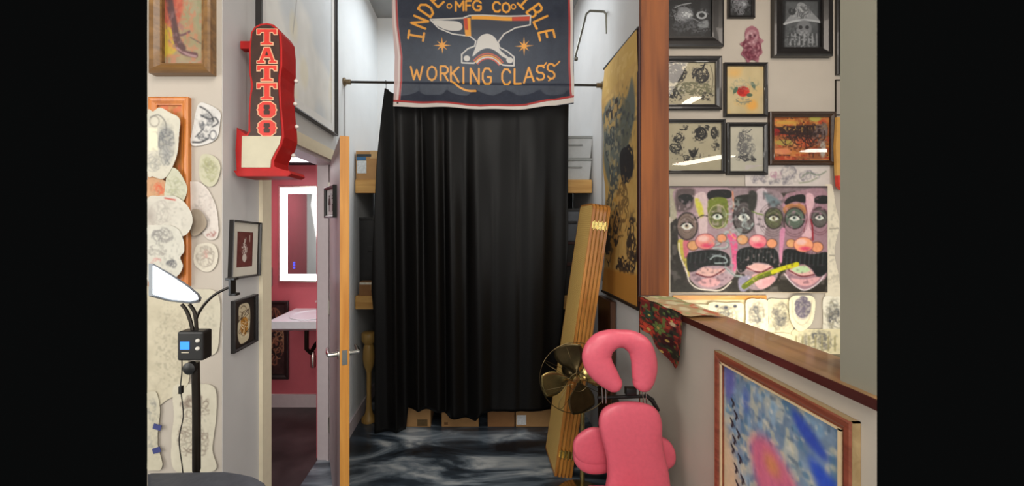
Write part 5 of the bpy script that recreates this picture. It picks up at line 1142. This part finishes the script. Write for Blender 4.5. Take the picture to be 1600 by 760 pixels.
pn = framed('framed_painting', 'reddish brown framed painting of blue clouds on the half wall by the pink chair', 'painting', (XR, (ya+yb)/2, ztop-.33), fw, .66, -PI/2, .034, RWF, cv, depth=FD, glass=False, prof=.6)
m = MB(); iw, ih = fw/2-.034, .33-.034
for (a, b_, c_, d_) in ((-iw-.004, iw+.004, ih-.005, ih+.001), (-iw-.004, iw+.004, -ih-.001, -ih+.005), (-iw-.004, -iw+.004, -ih, ih), (iw-.005, iw+.004, -ih, ih)): m.box(a, b_, -.0205, -.016, c_, d_)
m.build('liner', plain('cream liner', (214, 190, 150), .5), pn)
m = MB(); iw, ih = fw/2+.001, .33+.001
for (a, b_, c_, d_) in ((-iw, iw, ih-.004, ih), (-iw, iw, -ih, -ih+.004), (-iw, -iw+.004, -ih, ih), (iw-.004, iw, -ih, ih)): m.box(a, b_, -FD+.003, -.001, c_, d_)
m.build('outer_moulding', TANF, pn)

# ------------------------------------------------------------------ floral cloth over the end of the cap
cv = Cv(120, 200, (120, 34, 30), 1.6, seed=97)
cv.noise(.9, 18, (186, 64, 44), .45).noise(.9, 14, (40, 48, 34), .58).noise(.9, 12, (104, 128, 64), .66).noise(.8, 9, (28, 16, 20), .7)
for (a, b_, r_, c) in ((26, 120, 24, (206, 72, 48)), (60, 90, 22, (112, 134, 66)), (96, 40, 14, (196, 46, 44)), (84, 120, 20, (66, 14, 20)), (30, 60, 18, (40, 70, 52)), (70, 170, 20, (110, 24, 24))):
    for k in range(6):
        t = k*PI/3; cv.ell(a+r_*.55*math.cos(t), b_+r_*.55*math.sin(t), r_*.5, r_*.32, c, .85, rot=t, soft=2).ell(a+r_*.55*math.cos(t), b_+r_*.55*math.sin(t), r_*.5, r_*.32, (30, 16, 16), .6, rot=t, ring=1)
    cv.ell(a, b_, r_*.25, r_*.25, (206, 170, 90), .8)
cv.ell(98, 50, 8, 8, (206, 180, 140), .8, soft=3); cv.noise(.0, 4)
fcl = thing('floral_cloth', 'red and green floral cloth draped over the far end of the half wall cap', 'cloth', (XR-.03, 1.9, 1.21))
yA, yB_ = 1.70, 2.12
def dfl(u, v):
    # folded over: first part of v lies on the cap, the rest hangs down the face
    return 0*u, -.012*np.sin(u*11+v*3)*v, 0*u
H_, W_ = cv.H, cv.W
o = raster('hanging_flap', cv, yB_-yA, .26, PAPER, fcl, clip=[(2, 1), (60, 0), (118, 1), (118, 90), (116, 170), (104, 199), (84, 190), (56, 160), (30, 140), (4, 132), (1, 70)], disp=dfl)
o.rotation_euler = (0, 0, -PI/2); o.location = (0, .01, -.125)
cv2 = Cv(120, 60, (178, 150, 110), 1.4, seed=98); cv2.noise(.8, 12, (150, 160, 110), .5).noise(.8, 10, (196, 84, 60), .62).noise(.8, 9, (206, 196, 160), .6)  # top flap painted paler than the hanging flap
o = raster('top_flap', cv2, yB_-yA+.04, .17, PAPER, fcl, disp=lambda u, v: (0*u, -.004-.006*np.abs(np.sin(u*9+v*4)), 0*u))
o.rotation_euler = (-PI/2, 0, -PI/2); o.location = (.085, -.01, .0); o['label'] = 'pale top of the cloth'
m = MB(); m.box(XR-.02, XR+.10, 2.125, 2.168, 1.207, 1.214, .001); tag(m.build('slate_tile', plain('slate', (70, 66, 64), .5)), 'small dark flat tile on the cap at the foot of the wooden post', 'tile')

# ------------------------------------------------------------------ pink massage chair
PINK = plain('pink vinyl', (226, 98, 116), .42, var=.04, scale=60, bump=.05, coat=.15)
CY_ = 1.66; K = CY_/F
mc = thing('massage_chair', 'pink padded massage chair with U shaped face cradle by the half wall', 'chair', (XX(975, CY_), CY_+.1, 0))
ox, oy = mc.location.x, mc.location.y
def MC(px, py, dy=0): p = AT(px, py, CY_+dy); return Vector((p.x-ox, CY_-oy+dy, p.z))
def Z1(x, y): return 840+x/2.7125, 480+y/2.7125
cl = [(322, 325, 38), (296, 296, 50), (262, 250, 60), (250, 205, 62), (272, 163, 58), (310, 140, 46), (350, 134, 38), (392, 142, 44), (430, 170, 52), (448, 215, 54), (452, 262, 54), (448, 305, 48), (444, 322, 42)]
sp_ = smooth_pts([(a, b_, c) for a, b_, c in cl], 6)
m = MB(); rings = []; seg = 20
def head_lean(px, py): return (py-566)*K*-.25*0+.0
ptsw = []
for (a, b_, c) in sp_:
    px, py = Z1(a, b_); ptsw.append((MC(px, py), c/2.7125*K))
ext = []
for end, nb, in ((0, 1), (-1, -2)):
    pass
def section(P, t, r, sc):
    side = Vector((t.z, 0, -t.x)); out = []
    for q in range(seg):
        a = 2*PI*q/seg; out.append(m.bm.verts.new(P+side*(r*math.cos(a))*sc+Vector((0, 1, 0))*(.034*math.sin(a)*(1 if math.sin(a) < 0 else .8))*sc**.6))
    return out
n_ = len(ptsw)
t0 = (ptsw[1][0]-ptsw[0][0]).normalized(); t1 = (ptsw[-1][0]-ptsw[-2][0]).normalized()
for k in range(6, 0, -1):
    a = k/6*PI/2*.98; rings.append(section(ptsw[0][0]-t0*(ptsw[0][1]*.8*math.sin(a)), t0, ptsw[0][1], math.cos(a)))
for i in range(n_):
    t = (ptsw[min(i+1, n_-1)][0]-ptsw[max(i-1, 0)][0]).normalized(); rings.append(section(ptsw[i][0], t, ptsw[i][1], 1))
for k in range(1, 7):
    a = k/6*PI/2*.98; rings.append(section(ptsw[-1][0]+t1*(ptsw[-1][1]*.8*math.sin(a)), t1, ptsw[-1][1], math.cos(a)))
for A, B in zip(rings, rings[1:]):
    for q in range(seg): m.bm.faces.new((A[q], A[(q+1) % seg], B[(q+1) % seg], B[q]))
m.bm.faces.new(rings[0][::-1]); m.bm.faces.new(rings[-1])
fcr = m.build('face_cradle', PINK, mc, True)
# seam bead round the cradle
m = MB(); m.tube([MC(*Z1(a, b_), .046) for a, b_ in smooth_pts([(a*1.0, b_) for a, b_, c in cl], 4)], .012, 8); m.build('cradle_plate', BLACKP, fcr, True)
def cushion(name, pts, dy, T, Tb, c=None, lean=None, mat=PINK):
    P = [MC(*Z1(a, b_), dy) for a, b_ in smooth_pts(pts, 5, True)]
    ol = [(p.x, p.z) for p in P]; cc = (sum(a for a, _ in ol)/len(ol), sum(b_ for _, b_ in ol)/len(ol))
    m = MB(); m.pillow(ol, cc, CY_-oy+dy, T, Tb, 3.2, 9, lean); return m.build(name, mat, mc, True)
cushion('chest_pad', [(330, 408), (390, 402), (450, 408), (500, 430), (522, 480), (524, 550), (534, 620), (552, 700), (560, 790), (540, 860), (470, 890), (380, 890), (310, 860), (288, 790), (296, 720), (292, 640), (272, 560), (260, 490), (278, 435)], .02, .035, .03)
lft = [(205, 520), (250, 512), (300, 530), (310, 600), (300, 660), (230, 672), (180, 655), (152, 615), (158, 560)]
a1_ = cushion('armrest_pad', lft, .10, .02, .02)
cushion('armrest_pad', [(x_, y_+32) for x_, y_ in lft], .115, .03, .03)
cushion('armrest_pad', [(500, 560), (545, 560), (572, 590), (580, 630), (570, 665), (530, 690), (500, 690)], .09, .03, .03)
m = MB(); 
m.tube([MC(*Z1(255, 385), .06), MC(*Z1(330, 383), .06), MC(*Z1(400, 380), .06), MC(*Z1(470, 378), .06)], .008, 10)
m.box(MC(*Z1(395, 0)).x, MC(*Z1(440, 0)).x, CY_-oy+.045, CY_-oy+.075, MC(*Z1(0, 398)).z, MC(*Z1(0, 366)).z, .003)
m.tube([MC(*Z1(455, 372), .06), MC(*Z1(485, 395), .055), MC(*Z1(512, 440), .05)], [.007, .011, .008], 10)
m.build('adjuster_bar', BLACKP, mc, True)
for xs in ((272, 276), (288, 290), (444, 448), (458, 462)):
    m = MB(); m.tube([MC(*Z1(xs[0], 340), .045), MC(*Z1(xs[1], 408), .045)], .0028, 8); m.build('cradle_rod', CHROME, mc, True)
m = MB(); z0 = MC(*Z1(400, 860)).z
m.tube([(0, 0, MC(*Z1(0, 420)).z-.02), (0, .02, .45), (0, .08, .018)], .016, 12); m.tube([(0, .0, .62), (0, -.18, .30), (0, -.34, .03)], .014, 12)
m.tube([(-.22, .08, .018), (.12, .08, .018)], .016, 12); m.tube([(-.18, -.34, .018), (.12, -.34, .018)], .016, 12)
m.tube([MC(*Z1(220, 620), .16), (0, .06, MC(*Z1(0, 640)).z), MC(*Z1(540, 630), .14)], .01, 10)
m.build('support_frame', BLACKP, mc, True)
m = MB(); m.box(-.13, .13, -.36, .02, .36, .41, .015)
m.build('seat', PINK, mc, True)

# ------------------------------------------------------------------ brass fan behind the chair
FY = 2.14
fan = thing('pedestal_fan', 'old brass bladed pedestal fan between the folded screen and pink chair', 'fan', (.64, 2.26, 0))
fo = fan.location
BR = plain('aged brass', (176, 152, 96), .24, .9, var=.25, scale=14)
DBR = plain('dark bronze', (92, 78, 52), .3, .9, var=.3, scale=16)
hub = AT(899, 591, FY)-fo
m = MB(); m.lathe([(.15, 0), (.15, .012), (.125, .026), (.07, .036), (.03, .045), (.016, .06)], (0, 0, 0), 36); m.build('base', BR, fan, True)
m = MB(); m.tube([(0, 0, .05), (0.0, 0, .45), (0, -.01, .60)], [.014, .013, .012], 12); m.tube([(0, -.01, .60), (-.03, -.04, hub.z-.03), (hub.x, hub.y+.10, hub.z)], .012, 12); m.build('pole', BR, fan, True)
m = MB(); m.lathe([(.02, 0), (.045, .01), (.05, .05), (.04, .10), (.02, .12)], (0, 0, 0), 20, Matrix.Translation((hub.x, hub.y+.15, hub.z)) @ Matrix.Rotation(PI/2, 4, 'X')); m.build('motor', DBR, fan, True)
for k, a0 in enumerate((math.radians(105), math.radians(195), math.radians(285), math.radians(15))):
    m = MB(); g = []
    for i in range(13):
        r_ = .02+.175*i/12; wd = .62*math.sin(PI*min(1, (i/12)**.7)*.82)+.10
        row = []
        for j in range(9):
            t = (j/8-.5)*2; an = a0+t*wd*.85
            row.append(m.bm.verts.new((hub.x+r_*math.cos(an), hub.y+.022*t+.008*math.sin(i/12*PI), hub.z+r_*math.sin(an))))
        g.append(row)
    for i in range(12):
        for j in range(8): m.bm.faces.new((g[i][j], g[i+1][j], g[i+1][j+1], g[i][j+1]))
    o = m.build('blade', BR if k % 2 else DBR, fan, True); sd2 = o.modifiers.new('t', 'SOLIDIFY'); sd2.thickness = .002
m = MB(); m.lathe([(.001, 0), (.018, .004), (.022, .02), (.022, .05)], (0, 0, 0), 16, Matrix.Translation((hub.x, hub.y-.03, hub.z)) @ Matrix.Rotation(-PI/2, 4, 'X')); m.build('hub', BR, fan, True)
m = MB(); 
for r_, dy in ((.198, 0.0), (.05, -.06)):
    m.tube([(hub.x+r_*math.cos(a), hub.y+dy, hub.z+r_*math.sin(a)) for a in np.linspace(0, 2*PI, 41)], .0022, 6, False)
for k in range(8):
    a = k*2*PI/8+.3; m.tube([(hub.x+q*math.cos(a), hub.y+d_, hub.z+q*math.sin(a)) for q, d_ in ((.03, -.062), (.11, -.052), (.175, -.035), (.198, 0), (.18, .035), (.06, .06))], .0014, 6)
m.build('cage', DBR, fan, True)
